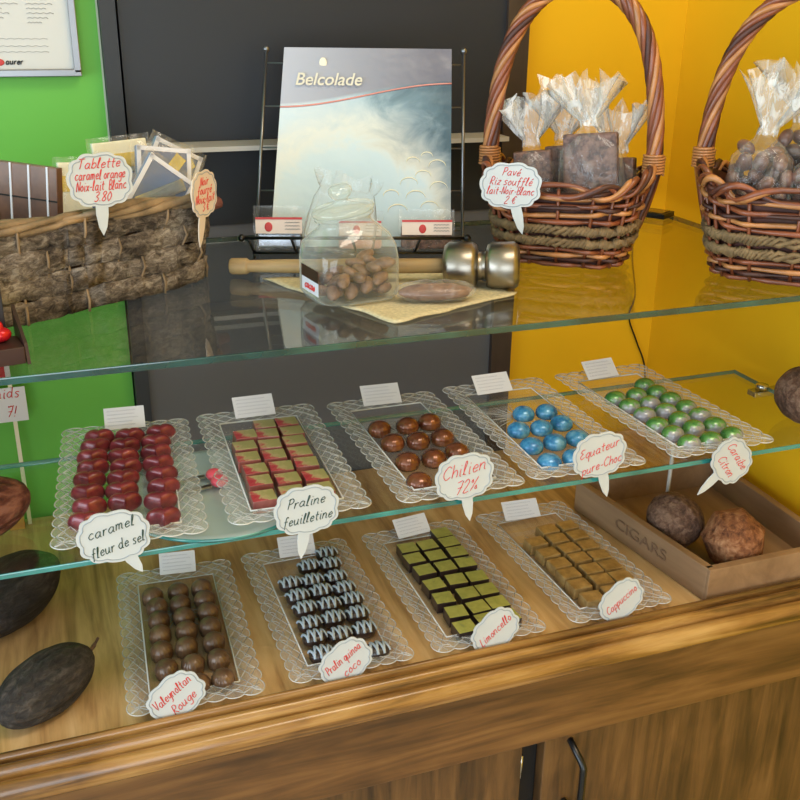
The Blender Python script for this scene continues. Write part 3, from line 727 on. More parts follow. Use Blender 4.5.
KIND = {
 1: (heart(), None, 'heart_chocolate', 'dark red heart chocolate', 'leftmost shelf tray', 'dark red heart chocolates'),
 2: (block(.0285, .0268, .0145, .0012, [M['c_pink'], M['c_splash']], 'square_chocolate'), None, 'square_chocolate', 'red and gold square chocolate', 'second shelf tray', 'red and gold square chocolates'),
 3: (dome(.0150, .0150, .0185, M['c_copper'], 'shell_chocolate', 16, .025, low=.35), None, 'shell_chocolate', 'copper brown domed chocolate', 'third shelf tray', 'copper brown domed chocolates'),
 4: (dome(.0150, .0150, .0170, M['c_blue'], 'blue_chocolate', 0, 0, low=.3), None, 'blue_chocolate', 'speckled blue domed chocolate', 'fourth shelf tray', 'blue domed chocolates'),
 5: (dome(.0155, .0142, .0175, M['c_green'], 'green_chocolate', 0, 0, low=.3), None, 'green_chocolate', 'green and silver domed chocolate', 'rightmost shelf tray', 'green domed chocolates'),
 6: (dome(.0138, .0134, .0215, M['c_dark'], 'ribbed_chocolate', 16, .055, low=.42, swirl=.3), None, 'ribbed_chocolate', 'ribbed brown domed chocolate', 'leftmost deck tray', 'ribbed brown domed chocolates'),
 7: (LOG, DRZ, 'striped_chocolate', 'white-striped dark chocolate', 'second deck tray', 'white-striped dark chocolates'),
 8: (block(.0268, .0258, .0145, .0006, [M['c_dark2'], M['c_lime']], 'lime_chocolate', .97), None, 'lime_chocolate', 'lime-topped square dark chocolate', 'third deck tray', 'lime-topped square chocolates'),
 9: (block(.0300, .0252, .0150, .0014, M['c_gold'], 'bronze_chocolate', .92), None, 'bronze_chocolate', 'bronze chocolate block', 'rightmost deck tray', 'bronze chocolate blocks'),
}
ORD = ['first', 'second', 'third', 'fourth', 'fifth', 'sixth', 'seventh', 'eighth']
for k, cols in PTS.items():
    me, extra, nm, desc, where, grp = KIND[k]
    z = TZ[k] + .0024
    for ci, col in enumerate(cols):
        for ri, (x, y) in enumerate(col):
            o = bpy.data.objects.new(nm, me); COL.objects.link(o)
            rot = (0, 0, TRAYS[k][2] + rng.uniform(-.06, .06))
            if k in (3, 4, 5, 6): rot = (0, 0, rng.uniform(0, .5) if k == 5 else rng.uniform(0, 6))
            if k == 5: rot = (0, 0, rng.uniform(-.5, .3))
            if k == 1: rot = (R(13), 0, TRAYS[k][2] + rng.uniform(-.08, .08))
            o.location = (x, y, z + (.0031 if k == 1 else 0)); o.rotation_euler = rot
            tag_(o, f'{desc}, {("left", "middle", "right")[ci]} column, {ORD[ri]} from the back, {where}', 'chocolate', grp)
            if extra:
                c = bpy.data.objects.new('drizzle', extra); COL.objects.link(c); c.parent = o
                c['label'] = 'white drizzled stripes'

# info cards standing behind each tray
CARDS = {1: ((.0422, 1.160), (.0907, 1.1568)), 2: ((.2017, 1.1465), (.2537, 1.1464)), 3: ((.3732, 1.1462), (.4261, 1.1436)), 4: ((.534, 1.1348), (.5882, 1.1367)), 5: ((.7097, 1.138), (.7619, 1.1424)), 6: ((.0931, 1.1774), (.1406, 1.1718)), 7: ((.2566, 1.1679), (.3077, 1.1647)), 8: ((.432, 1.1636), (.4846, 1.1703)), 9: ((.6028, 1.162), (.6602, 1.1589))}
for k, (a, b) in CARDS.items():
    x, y = (a[0] + b[0]) / 2, (a[1] + b[1]) / 2; w = math.hypot(b[0] - a[0], b[1] - a[1]); rz = math.atan2(b[1] - a[1], b[0] - a[0])
    t = thing('info_card', f'small white printed card behind the tray of {KIND[k][5]}', 'card', (x, y, TZ[k] + .0134), rot=(R(-48), 0, rz), group='ingredient cards behind the trays')
    hh = .030
    m = MB(); m.box((0, .0004, hh / 2), (w, .0008, hh)); m.build('paper', M['paper'], t)
    m = MB()
    for r_ in range(5):
        z = hh * (.84 - r_ * .165); L = w * rng.uniform(.6, .85); nseg = 26
        m.tube([(-w * .42 + L * i / nseg, -.0002, z + .0007 * (1 if i % 2 else -1)) for i in range(nseg + 1)], .0002, 3)
    m.build('print', M['grey_ink'], t)

# price tags
RI, GI = M['redink'], M['greenink']
price_tag('cloud price tag reading caramel fleur de sel, in front of the dark red chocolates', (0.0290, 0.8705, 0.2530), [('caramel', .16), ('fleur de sel', -.2)], GI, tip=(.0239, -.0445), tang=14)
price_tag('cloud price tag reading praline feuilletine, in front of red and gold squares', (0.2214, 0.8705, 0.2488), [('Praline', .16), ('feuilletine', -.18)], GI, tip=(-.0079, -.0574), tang=4)
price_tag('cloud price tag in red reading Chilien, in front of the copper domes', (0.3999, 0.8735, 0.2571), [('Chilien', .14), ('72%', -.24)], RI, tip=(.0084, -.0563), tang=8, tsize=.0085)
price_tag('cloud price tag in red reading Equateur, in front of the blue domes', (0.5683, 0.8735, 0.2584), [('Equateur', .12), ('pure-Choc', -.24)], RI, tip=(.0153, -.0569), tang=14)
price_tag('tilted cloud price tag in red in front of the green domes', (0.7563, 0.8735, 0.2220), [('Caraibe', .14), ('Citron', -.2)], RI, w=.064, h=.055, tip=(-.0436, -.0396), ang=-52)
for c, ls, an, lb in (((.0762, .8945, .0318), [('Valeynoltan', .12), ('Rouge', -.22)], 38, 'rotated cloud price tag at the front of the ribbed brown domes'),
                  ((.2690, .8945, .0300), [('Pralin quinoa', .1), ('coco', -.22)], 36, 'rotated cloud price tag at the front of the white-striped chocolates'),
                  ((.4590, .8945, .0290), [('Limoncello', .0)], 40, 'rotated cloud price tag reading Limoncello at the front of the lime-topped squares'),
                  ((.6350, .8945, .0345), [('Cappuccino', .0)], 36, 'rotated cloud price tag reading Cappuccino at the front of the bronze blocks')):
    price_tag(lb, c, ls, RI, w=.066, h=.054, ang=an, tilt=4)

# ---------------------------------------------------------------- cacao pods and husks
def pod(name, label, c, rz, L, rad, ridges, mat, cat='cacao pod', ry=0, amp=.06, stalk=True, rx=0, tip=.75, keel=False):
    t = thing(name, label, cat, c, rot=(rx, ry, rz))
    m = MB(); n = 60; rings = []; N = 26
    for j in range(N + 1):
        u = -1 + 2 * j / N; x = u * L / 2
        k = max(.03, (1 - abs(u) ** 2.1) ** tip) if u > 0 else max(.03, (1 - abs(u) ** 2.0) ** (tip * .8))
        ring = []
        for i in range(n):
            a = 2 * math.pi * i / n
            r_ = rad * k * (1 + (amp * (1 - abs(math.sin(ridges * a / 2))) ** 1.6 - amp * .3 if keel else amp * abs(math.cos(ridges * a / 2)) ** .6 - amp * .6) + .01 * math.sin(7 * a + 9 * u))
            ring.append(Vector((x, r_ * math.cos(a), r_ * math.sin(a))))
        rings.append(ring)
    m.rings(rings); m.build('husk', mat, t)
    if stalk:
        m = MB(); m.tube(spline([(L / 2 - .004, 0, 0), (L / 2 + .006, .001, .003), (L / 2 + .013, 0, .010)], 3), [.0026] * 4 + [.0016] * 3, 6)
        m.build('stalk', M['nut_brown'], t)
    return t
pod('cacao_pod', 'grey-brown ridged cacao pod with a stalk at the lower left of the deck', (-.056, .962, .0330), R(38), .128, .0345, 10, M['pod_grey'], ry=R(-4), tip=.6, amp=.09)
pod('cacao_pod', 'large blackish cacao pod on the deck below the left end of the shelf', (-.095, 1.145, .0445), R(48), .18, .0440, 10, M['pod_black'], stalk=False)
pod('cacao_pod', 'red-brown cacao pod lying on the left end of the glass shelf', (-.112, .952, SHELF + .0340), R(28), .15, .0345, 8, M['pod_red'], stalk=False, tip=.55)
pod('dried_cacao_fruit', 'rough dark brown husk at the back inside the wooden crate', (.809, 1.034, .0480), R(120), .084, .0385, 5, M['nut_brown'], 'cacao fruit', ry=R(-32), amp=.09, stalk=False, tip=.52, keel=True)
pod('dried_cacao_fruit', 'orange-brown ridged husk at the front of the wooden crate', (.856, .962, .0470), R(62), .096, .0415, 7, M['nut_orange'], 'cacao fruit', ry=R(12), amp=.11, stalk=False, tip=.62, keel=True)
pod('dried_cacao_fruit', 'round brown husk on the right end of the glass shelf', (.922, .945, SHELF + .0375), R(80), .082, .0375, 4, M['nut_brown'], 'cacao fruit', amp=.015, stalk=False, tip=.45)

# wooden crate
cr = thing('wooden_crate', 'open wooden box lettered CIGARS at the right end of the deck', 'crate', (.87, 1.04, 0))
def board(name, a, b, th, z0, z1):
    a, b = Vector((a[0] - .87, a[1] - 1.04, 0)), Vector((b[0] - .87, b[1] - 1.04, 0)); d = b - a; an = math.atan2(d.y, d.x)
    m = MB(); m.box(((a.x + b.x) / 2, (a.y + b.y) / 2, (z0 + z1) / 2), (d.length, th, z1 - z0), Matrix.Rotation(an, 3, 'Z'), .0012)
    return m.build(name, M['cratewood'], cr)
board('side_board', (.7745, .903), (.738, 1.185), .012, .001, .05)
board('side_board', (.976, .903), (.986, 1.185), .012, .001, .05)
board('front_board', (.769, .903), (.982, .903), .012, .001, .05)
board('back_board', (.7445, 1.185), (.98, 1.185), .012, .001, .05)
m = MB(); vs = [m.bm.verts.new((x - .87, y - 1.04, z)) for z in (.001, .006) for x, y in ((.78, .909), (.971, .909), (.98, 1.18), (.744, 1.18))]
for q in ((3, 2, 1, 0), (4, 5, 6, 7), (0, 1, 5, 4), (1, 2, 6, 5), (2, 3, 7, 6), (3, 0, 4, 7)): m.face([vs[i] for i in q], False)
m.build('base_board', M['cratewood'], cr)
d = Vector((.738 - .7745, 1.185 - .903, 0)).normalized(); nrm = Vector((-d.y, d.x, 0))
ctr = Vector(((.7745 + .738) / 2 - .87, 0.903 + .128 - 1.04, .020)) + nrm * .0061
rotm = Matrix((tuple((-d)), (0, 0, 1), tuple(nrm))).transposed()
text_mesh('CIGARS', .021, plain('stamped_letters', (122, 92, 68), .7), 'lettering', cr, ctr, rotm.to_euler(), depth=.0002).scale = (1.55, 1.1, 1)
del d

# ---------------------------------------------------------------- willow baskets
def willow(label, c, rz, a0, b0, a1, b1, hgt, hh, n_=3.0):
    t = thing('wicker_basket', label, 'basket', (c[0], c[1], TOP + .0035), rz)
    def P(th, k, off=0.0, dz=0.0):
        f = k / 1.0; a = a0 + (a1 - a0) * f ** .8 + off; b = b0 + (b1 - b0) * f ** .8 + off
        u = math.copysign(abs(math.cos(th)) ** (2 / n_), math.cos(th)); v = math.copysign(abs(math.sin(th)) ** (2 / n_), math.sin(th))
        lift = .020 * abs(math.cos(th)) ** 4 * f ** 2
        return Vector((a * u, b * v, k * hgt + lift + dz))
    NS = 22
    m = MB(); rg = random.Random(3)
    m.rings([[P(2 * math.pi * i / 48, 0, -.004, .001) for i in range(48)], [P(2 * math.pi * i / 48, 0, -.004, .006) for i in range(48)]])
    m.build('base', M['roddark'], t)
    m = MB(); m.rings([[P(2 * math.pi * i / 48, k, -.006) for i in range(48)] for k in (.04, .5, .9)], True, False, False); m.build('lining', M['roddark'], t)
    def row(mb, k, r_, amp, phase, wob=.02):
        pts = []
        s1, s2 = rg.uniform(0, 6), rg.uniform(0, 6)
        for i in range(NS * 4):
            th = 2 * math.pi * i / (NS * 4)
            pts.append(P(th, k + wob * math.sin(2 * th + s1) * .5 + wob * .3 * math.sin(5 * th + s2), amp * math.sin(NS / 2 * th + phase)))
        mb.tube(pts, [r_ * rg.uniform(.8, 1.15) for _ in pts], 6, closed=True)
    m = MB()
    for i in range(NS):
        th = 2 * math.pi * (i + .5) / NS
        m.tube([P(th, k, 0) for k in (.0, .3, .6, .95)], .0024, 5)
    m.build('stakes', M['rod'], t)
    m = MB(); m2 = MB(); m3 = MB()
    for j, k in enumerate((.03, .09, .15, .20)):
        row((m, m2, m3)[j % 3], k, .0030, .0035, j * math.pi)
    for j, k in enumerate((.58, .64, .70, .77, .83, .90)):
        row((m, m3, m2)[j % 3], k, .0031, .0038, j * math.pi, .05)
    m.build('weave', M['rod'], t); m2.build('weave', M['roddark'], t); m3.build('weave', M['rodlight'], t)
    for k in (.31, .46):
        m = MB()
        for s in range(3):
            pts = []
            for i in range(160):
                th = 2 * math.pi * i / 160; ph = 46 * th + s * 2.094
                pts.append(P(th, k + .045 * math.sin(ph), .0015 + .0028 * math.cos(ph)))
            m.tube(pts, .0034, 5, closed=True)
        m.build('braid', M['twine'], t)
    for s in range(4):                       # plaited rim rods
        m = MB(); pts = []
        for i in range(120):
            th = 2 * math.pi * i / 120
            ph = (7 + s % 2) * th + s * 1.57
            pts.append(P(th, .93 + .075 * math.sin(ph), .004 * math.cos(ph) + .002))
        m.tube(pts, [.0036 + .0008 * math.sin(i * .6 + s) for i in range(120)], 6, closed=True)
        m.build('rim_rod', M[('rod', 'rodlight', 'roddark', 'rod')[s]], t)
    # twisted arch handle across the long axis
    ends = a1 + .002; z0 = hgt * .45; ins = (a1 - a0) * .5 + .006; ztop = hgt + hh
    arch = []
    for i in range(81):
        u = i / 80; an = math.pi * u
        x = -ends * math.copysign(abs(math.cos(an)) ** .82, math.cos(an)); z = (hgt + .01) + (ztop - hgt - .01) * math.sin(an) ** .86
        arch.append(Vector((x, 0, z)))
    arch = [Vector((-ends + ins, 0, z0)), Vector((-ends + ins * .5, 0, hgt * .72))] + arch + [Vector((ends - ins * .5, 0, hgt * .72)), Vector((ends - ins, 0, z0))]
    arch = spline(arch, 2)
    hd = None
    for s in range(7):
        m = MB(); pts = []
        for i, p in enumerate(arch):
            a = arch[max(i - 1, 0)]; b = arch[min(i + 1, len(arch) - 1)]; T = (b - a).normalized()
            n1 = Vector((0, 1, 0)); n2 = T.cross(n1); ph = i * .15 + s * 2 * math.pi / 7
            pts.append(p + (n1 * math.cos(ph) + n2 * math.sin(ph)) * .0066)
        m.tube(pts, [.0040 * (1 + .08 * math.sin(i * .3 + s)) for i in range(len(pts))], 6)
        if s == 0:
            hd = m.build('handle', M['rod'], t)
        else: m.build('handle_strand', M[('rod', 'rodlight', 'rod', 'roddark', 'rod', 'rodlight', 'rod')[s]], hd)
    for sg in (-1, 1):
        m = MB(); pts = []
        for i in range(90):
            ph = i / 90 * 2 * math.pi * 7; z = hgt + .008 + .024 * i / 90
            pts.append((sg * (ends + .0005) + .0125 * math.cos(ph), .0125 * math.sin(ph), z))
        m.tube(pts, .0019, 5); m.build('binding', M['rodlight'], t)
    return t
BK1 = (.635, 1.110, R(-38)); BK2 = (.862, .944, R(-42))
willow('wicker basket with a tall twisted handle in the middle of the top glass', BK1, BK1[2], .078, .054, .101, .074, .104, .224)
willow('wicker basket full of bagged nuts at the right end of the top glass', BK2, BK2[2], .090, .058, .118, .080, .114, .215, 3.6)

# ---------------------------------------------------------------- cellophane bags
def bag(label, loc, rz, w, d, h, neck, fan, tilt=(0, 0), seed=1, name='cellophane_bag', group=None, sticker=False, soft=False):
    rg = random.Random(seed); t = thing(name, label, 'bag', loc, rot=(tilt[0], tilt[1], rz), group=group)
    n = 40; rings = []
    prof = [(0, .90, .0), (.12, 1.0, 0), (.5, 1.02, 0), (.8, .92, 0), (.93, .62, 0), (1.0, .34, 0)] if not soft else [(0, .9, 0), (.3, 1, 0), (.6, .95, 0), (.85, .85, 0), (1, .75, 0)]
    jit = [rg.uniform(-1, 1) for _ in range(n)]
    for zf, k, _ in prof:
        ring = []
        for i in range(n):
            a = 2 * math.pi * i / n; e = 4.0 if zf < .85 else 2
            u = math.copysign(abs(math.cos(a)) ** (2 / e), math.cos(a)); v = math.copysign(abs(math.sin(a)) ** (2 / e), math.sin(a))
            j = 1 + .05 * jit[i] * (1 - zf * .3) + .03 * rg.uniform(-1, 1)
            ring.append(Vector((u * w / 2 * k * j, v * d / 2 * k * j, zf * h)))
        rings.append(ring)
    m = MB(); rings2 = []
    ph = rg.uniform(0, 6); npl = 7
    tilt_f = rg.uniform(-.25, .25)
    for q in range(1, 7):
        f = q / 6; z = h + neck * min(1, f * 2) * .9 + (fan * max(0, f - .25) / .75)
        sp = (.010 + (.034 - .010) * max(0, f - .2) ** 1.1 / .8) if f > .15 else .011
        if q == 2: sp = .0085
        if soft: sp = .030 + .006 * f
        ring = []
        for i in range(n):
            a = 2 * math.pi * i / n
            pl = 1 + (.45 * f) * math.sin(npl * a + ph) + .12 * jit[i] * f
            ring.append(Vector((sp * pl * math.cos(a) * 1.15 + tilt_f * (z - h), sp * pl * math.sin(a) * .7, z + .012 * f * jit[(i * 3) % n])))
        rings2.append(ring)
    body = rings + rings2[:1]
    m.rings(body, True, True, False); m.build('film', M['film'], t)
    m = MB(); m.rings(rings2[:3] if soft else rings2, True, False, False); m.build('pleated_top', M['film' if soft else 'filmw'], t)
    if sticker:
        m = MB(); m.box((w * .22, -d * .30, h * .86), (.026, .001, .013), Euler((R(-20), 0, 0)).to_matrix()); m.build('sticker', plain('mint_label', (188, 214, 200), .5), t)
    return t
def in_basket(B, x, y, z):
    c, s = math.cos(B[2]), math.sin(B[2]); return (B[0] + x * c - y * s, B[1] + x * s + y * c, TOP + z)
def bar_(label, loc, rot, size, group):
    m = MB(); m.box((0, 0, size[2] / 2), size, bevel=.003); o = m.build('chocolate_bar', M['c_bar']); o.location = loc; o.rotation_euler = rot
    return tag_(o, label, 'chocolate bar', group)
GB = 'cellophane bags in the middle basket'; GC = 'bars of chocolate in the middle basket'
specs = [(.036, -.016, -2, .080, .030, .128, 'largest crisped chocolate bar, standing at the front centre of the middle basket', 'cellophane bag around the large crisped bar in the middle basket', .0, 11),
         (-.040, .006, 12, .058, .030, .098, 'chocolate bar at the left end of the middle basket, behind the price tag', 'cellophane bag with a white pleated top at the left of the middle basket', .012, 12),
         (-.004, .030, 3, .058, .026, .104, 'chocolate bar half hidden behind the largest bar in the middle basket', 'cellophane bag behind the largest bar in the middle basket', .006, 13),
         (.066, .012, -14, .050, .028, .094, 'chocolate bar at the right end of the middle basket beside the handle', 'cellophane bag at the right end of the middle basket beside the handle', -.004, 14)]
for x, y, a, w, d, h, lb, lg, dx, sd in specs:
    p = in_basket(BK1, x, y, .040); rz = BK1[2] + R(a)
    bar_(lb, (p[0], p[1], p[2] + .004), (R(-5), R(-6), rz), (w * .84, d * .55, h * .93), GC)
    bag(lg, p, rz, w, d * 1.15, h, .012, .048, (R(-5), R(-6)), sd, group=GB)

def nutmesh():
    m = MB(); m.ellipsoid((0, 0, 0), (.0125, .0088, .0082), 14, 8, lambda d, th, ph: d * (1 + .1 * d.x)); return m.mesh('coated_nut', M['c_nut'])
NUT = nutmesh()
bags2 = [(-.052, -.016, 5, .074, .066, .115, 'left bag of coated nuts in the right basket', 21), (.022, -.018, -8, .076, .068, .108, 'bag of coated nuts with a mint sticker in the right basket', 22), (-.012, .036, 0, .074, .05, .125, 'bag of coated nuts at the back of the right basket', 23), (.074, .02, -5, .05, .06, .118, 'bag of coated nuts at the far right end of the right basket', 24)]
for x, y, a, w, d, h, lb, sd in bags2:
    p = in_basket(BK2, x, y, .050); rz = BK2[2] + R(a)
    bag(lb, p, rz, w, d, h, .016, .055, (0, 0), sd, group='bags of nuts in the right basket', sticker=(sd == 22))
    rg = random.Random(sd); pts = []
    for _ in range(4000):
        u, v, q = rg.uniform(-.42, .42) * w, rg.uniform(-.42, .32) * d, rg.uniform(.42, .90) * h
        k = 1 - max(0, (q / h - .6)) * 1.3
        if abs(u) > .42 * w * k or abs(v) > .40 * d * k: continue
        if all((u - b[0]) ** 2 + (v - b[1]) ** 2 + (q - b[2]) ** 2 > .0185 ** 2 for b in pts): pts.append((u, v, q))
        if len(pts) > 26: break
    c, s = math.cos(rz), math.sin(rz)
    for u, v, q in pts:
        o = bpy.data.objects.new('coated_nut', NUT); COL.objects.link(o)
        o.location = (p[0] + u * c - v * s, p[1] + u * s + v * c, p[2] + q); o.rotation_euler = (rg.uniform(0, 6), rg.uniform(0, 6), rg.uniform(0, 6))
        tag_(o, 'cocoa-coated nut inside the ' + {21: 'left bag', 22: 'bag with the mint sticker', 23: 'back bag', 24: 'far right bag'}[sd] + ' of the right basket', 'nut', 'coated nuts in the ' + {21: 'left bag', 22: 'stickered bag', 23: 'back bag', 24: 'far right bag'}[sd])

price_tag('cloud price tag hooked on the front left of the middle wicker basket', (.5340, 1.0700, .5330), [('Pavé', .27), ('Riz soufflé', .07), ('lait-Noir-Blanc', -.13), ('2 €', -.33)], RI, w=.075, h=.056, tip=(.0175, -.059), rotz=R(-28), tsize=.0052)

# ---------------------------------------------------------------- bark basket
BB = (-0.0076, 1.1316, R(28))
bk = thing('bark_basket', 'long basket of woven grey-brown bark strips at the left of the top glass', 'basket', (BB[0], BB[1], TOP + .001), BB[2])
def BP(th, k, off=0.0):
    n_ = 5.0; a = .176 + .012 * k + off; b = .088 + .010 * k + off
    u = math.copysign(abs(math.cos(th)) ** (2 / n_), math.cos(th)); v = math.copysign(abs(math.sin(th)) ** (2 / n_), math.sin(th))
    return Vector((a * u, b * v, .104 * k))
def even(nn):   # angles spread evenly along the perimeter
    q = [BP(2 * math.pi * i / 2000, .5) for i in range(2001)]; acc = [0]
    for i in range(2000): acc.append(acc[-1] + (q[i + 1] - q[i]).length)
    out = []; j = 0
    for i in range(nn):
        s = acc[-1] * i / nn
        while acc[j + 1] < s: j += 1
        out.append(2 * math.pi * j / 2000)
    return out
NS = 36; ANG = even(NS * 6)
m = MB(); m.rings([[BP(a, 0, -.003) for a in ANG], [BP(a, .03, -.003) for a in ANG]]); m.build('base', M['barkdark'], bk)
m = MB(); m.rings([[BP(a, k, -.006) for a in ANG] for k in (.02, .9)], True, False, False); m.build('lining', M['barkdark'], bk)
rg = random.Random(5)
for j in range(4):
    k0, k1 = .0 + j * .235, .250 + j * .235
    m = MB(); s = [rg.uniform(0, 6) for _ in range(4)]
    rr = [[], [], [], [], []]
    for i, a in enumerate(ANG):
        off = .0014 * math.sin(math.pi * i / 12 + j * math.pi)
        e0 = .016 * math.sin(i * .21 + s[0]) + .010 * math.sin(i * .9 + s[1]) + .006 * rg.uniform(-1, 1)
        e1 = .016 * math.sin(i * .17 + s[2]) + .010 * math.sin(i * .8 + s[3]) + .006 * rg.uniform(-1, 1)
        for q, (f, o_) in enumerate(((0, .0), (.05, .0024 + .0008 * (j % 2)), (.5, .0030), (.95, .0024), (1, -.001))):
            kk = k0 + e0 * (1 - f) + (k1 + e1 - k0) * f
            rr[q].append(BP(a, max(.0, kk), off + o_ + .0012 * math.sin(i * 1.3 + q * 2 + j) + .0006 * rg.uniform(-1, 1)))
    m.rings(rr, True, False, False); m.build('bark_strip', M['bark'], bk)
m = MB()
for i in range(NS):
    pts = []
    for k in (0, .12, .35, .60, .82, .97):
        j = min(3, int(k / .24)); pts.append(BP(ANG[i * 6 + 3], k, .0052 * (1 if (i + j) % 3 == 0 else -.6)))
    m.tube(pts, .0016, 5)
m.build('withe', M['vine'], bk)
for s in range(5):
    m = MB(); pts = []
    for i, a in enumerate(ANG[::2]):
        th = i / (len(ANG) / 2) * 2 * math.pi
        pts.append(BP(a, .97 + .03 * math.sin(6 * th + s * 1.3) + .03 * (s % 3 - 1), .004 * math.cos(6 * th + s * 1.3)))
    m.tube(pts, [.0040 + .0010 * math.sin(i * .5 + s) for i in range(len(pts))], 6, closed=True)
    m.build('rim_vine', M['vine'], bk)
m = MB(); m.tube([(.176, -.062, .082), (.204, -.060, .084)], [.0085, .0070], 8); m.build('branch_stub', M['cork_red'], bk)

# chocolate tablets and packets in the bark basket
tb = thing('chocolate_tablet', 'tall brown chocolate tablet with white stripes standing in the bark basket', 'chocolate', (-.0246, 1.156, TOP + .006), R(-36), rot=(R(-4), R(3), R(-38)))
m = MB(); m.box((0, 0, .068), (.094, .010, .136), bevel=.001); m.build('tablet', M['c_tablet'], tb)
m = MB()
for k in range(-1, 3): m.box((-.0118 + k * .0235, -.0056, .068), (.0022, .0012, .136))
m.build('white_stripe', M['paper'], tb)
m = MB()
for z in (.030, .064, .100): m.box((0, -.0054, z), (.094, .0008, .0016))
m.build('groove', M['dark'], tb)
m = MB(); m.lathe([(.001, 0), (.014, 0), (.014, .0012), (.001, .0013)], 28); o = m.build('round_sticker', M['creamcard'], tb); o.location = (-.042, -.0058, .076); o.rotation_euler = (R(90), 0, 0)
def packet(label, loc, rot, w, h, kind):
    t = thing('chocolate_packet', label, 'packet', loc, rot=rot, group='wrapped packets in the bark basket')
    m = MB(); m.box((0, .0, h / 2), (w * .86, .007, h * .86), bevel=.0015); m.build('card', M['bluecard' if kind == 'blue' else 'creamcard'], t)
    m = MB(); n = 14
    for sgn in (-1, 1):
        rows = []
        for j in range(9):
            row = []
            for i in range(n + 1):
                x = -w / 2 + w * i / n; z = h * j / 8
                e = min(i, n - i, j * 1.5, (8 - j) * 1.5)
                row.append(Vector((x, sgn * (.0048 if e > 1 else .0008) + .0007 * math.sin(i * 2.1 + j * 3.7), z)))
            rows.append(row)
        m.rings(rows, False)
    m.build('film', M['film'], t)
    if kind == 'blue':
        m = MB(); a_, b_ = w * .43, h * .86
        for c_, s_ in (((-a_ + .003, -.0041, h / 2), (.005, .0008, b_)), ((a_ - .003, -.0041, h / 2), (.005, .0008, b_)), ((0, -.0041, h / 2 + b_ / 2 - .003), (w * .84, .0008, .005))): m.box(c_, s_)
        m.build('white_border', M['paper'], t)
        m = MB(); m.box((0, -.0042, h * .5), (.014, .0008, h * .80), Euler((0, R(38), 0)).to_matrix()); m.ellipsoid((w * .14, -.0040, h * .45), (.013, .0006, .013)); m.build('fold_glint_mark', M['silver'], t)  # diagonal bar paints the bright streak on the wrapper's fold
    else:
        m = MB(); m.box((0, -.0040, h * .66), (w * .8, .0008, h * .2)); m.build('yellow_band', M['yellowcard'], t)
        m = MB(); m.ellipsoid((w * .16, -.0040, h * .40), (.0075, .0006, .0085)); m.build('blue_emblem', M['blueprint'], t)
    return t
RZ = R(12)
packet('cream packet with a yellow band standing behind the large tag of the bark basket', (0.0482, 1.1399, TOP + 0.0640), (R(-6), R(3), RZ), .068, .084, 'cream')
packet('silver-blue packet tilted to the right in the middle of the bark basket', (0.1060, 1.1238, TOP + 0.0753), (R(-12), R(38), RZ), .074, .078, 'blue')
packet('upright silver-blue packet at the right of the bark basket', (0.1341, 1.1598, TOP + 0.0753), (R(-14), R(8), RZ), .076, .084, 'blue')
packet('cream packet leaning at the back of the bark basket', (0.0984, 1.1939, TOP + 0.0810), (R(-6), R(-3), RZ), .074, .082, 'cream')
packet('tilted silver-blue packet at the back right of the bark basket', (0.1318, 1.1939, TOP + 0.0791), (R(-10), R(28), RZ), .074, .082, 'blue')
price_tag('large cloud price tag reading Tablette hooked over the bark basket rim', (.0598, 1.0400, .5658), [('Tablette', .28), ('caramel orange', .08), ('Noix-lait  Blanc', -.12), ('3.80', -.32)], RI, w=.0668, h=.0552, tip=(-.0025, -.0560), rotz=R(10), tilt=2, tsize=.0054, ang=0)
price_tag('beige cloud price tag turned sideways at the right end of the bark basket', (.1718, 1.0950, .5371), [('Noir', .24), ('fourré', .06), ('Noix-lait', -.12), ('3 €', -.3)], RI, w=.054, h=.052, tip=(-.015, -.057), rotz=R(50), tsize=.0052, beige=True)

# ---------------------------------------------------------------- poster rack
u = Vector((.95586, -.29384, 0)); v = Vector((.29384, .95586, 0)); FL = Vector((.247, 1.225, TOP))
RZ = math.atan2(u.y, u.x); LEAN = R(20)
rk = thing('wire_rack', 'dark wire display rack holding the poster on the top glass', 'display rack', FL, RZ)
def up(x, s, back=.035): return Vector((x, back + s * math.sin(LEAN), s * math.cos(LEAN)))
for x in (.003, .276):
    m = MB(); xt = .019 if x < .1 else .279; m.tube([up(x, .012), up(xt, .264)], .0020, 8); o = m.build('upright', M['wire'], rk)
    m = MB(); m.ellipsoid(up(xt, .266), (.0042, .0042, .0042), 12, 8); m.build('ball_end', M['wire'], o)
for s in (.248, .192, .138, .082, .030):
    m = MB(); m.tube([up(.003 + s * .06, s), up(.276 + s * .011, s)], .0010, 6); m.build('cross_wire', M['wire'], rk)
m = MB(); m.tube([(-.010, -.014, .031), (.276, -.014, .031)], .0022, 8)
for x in (-.010, .276): m.ellipsoid((x, -.014, .031), (.0048, .0048, .0048), 12, 8)
m.build('front_rail', M['blackmetal'], rk)
m = MB(); m.tube([(.002, 0, .0085), (.264, 0, .0085)], .0018, 8); m.build('lower_rail', M['blackmetal'], rk)
for x in (.004, .058, .135, .21, .262):
    m = MB(); m.tube([(x - .006 if x < .2 else x + .006, -.014, .031), (x, 0, .0085), (x, .036, .012)], .0018, 6); m.build('tray_wire', M['blackmetal'], rk)
for x in (.004, .262):
    for q in ([(x, 0, .0085), (x, -.002, .0012)], [(x, .036, .012), (x, .075, .0012)]):
        m = MB(); m.tube(q, .0018, 6); m.build('foot', M['blackmetal'], rk)

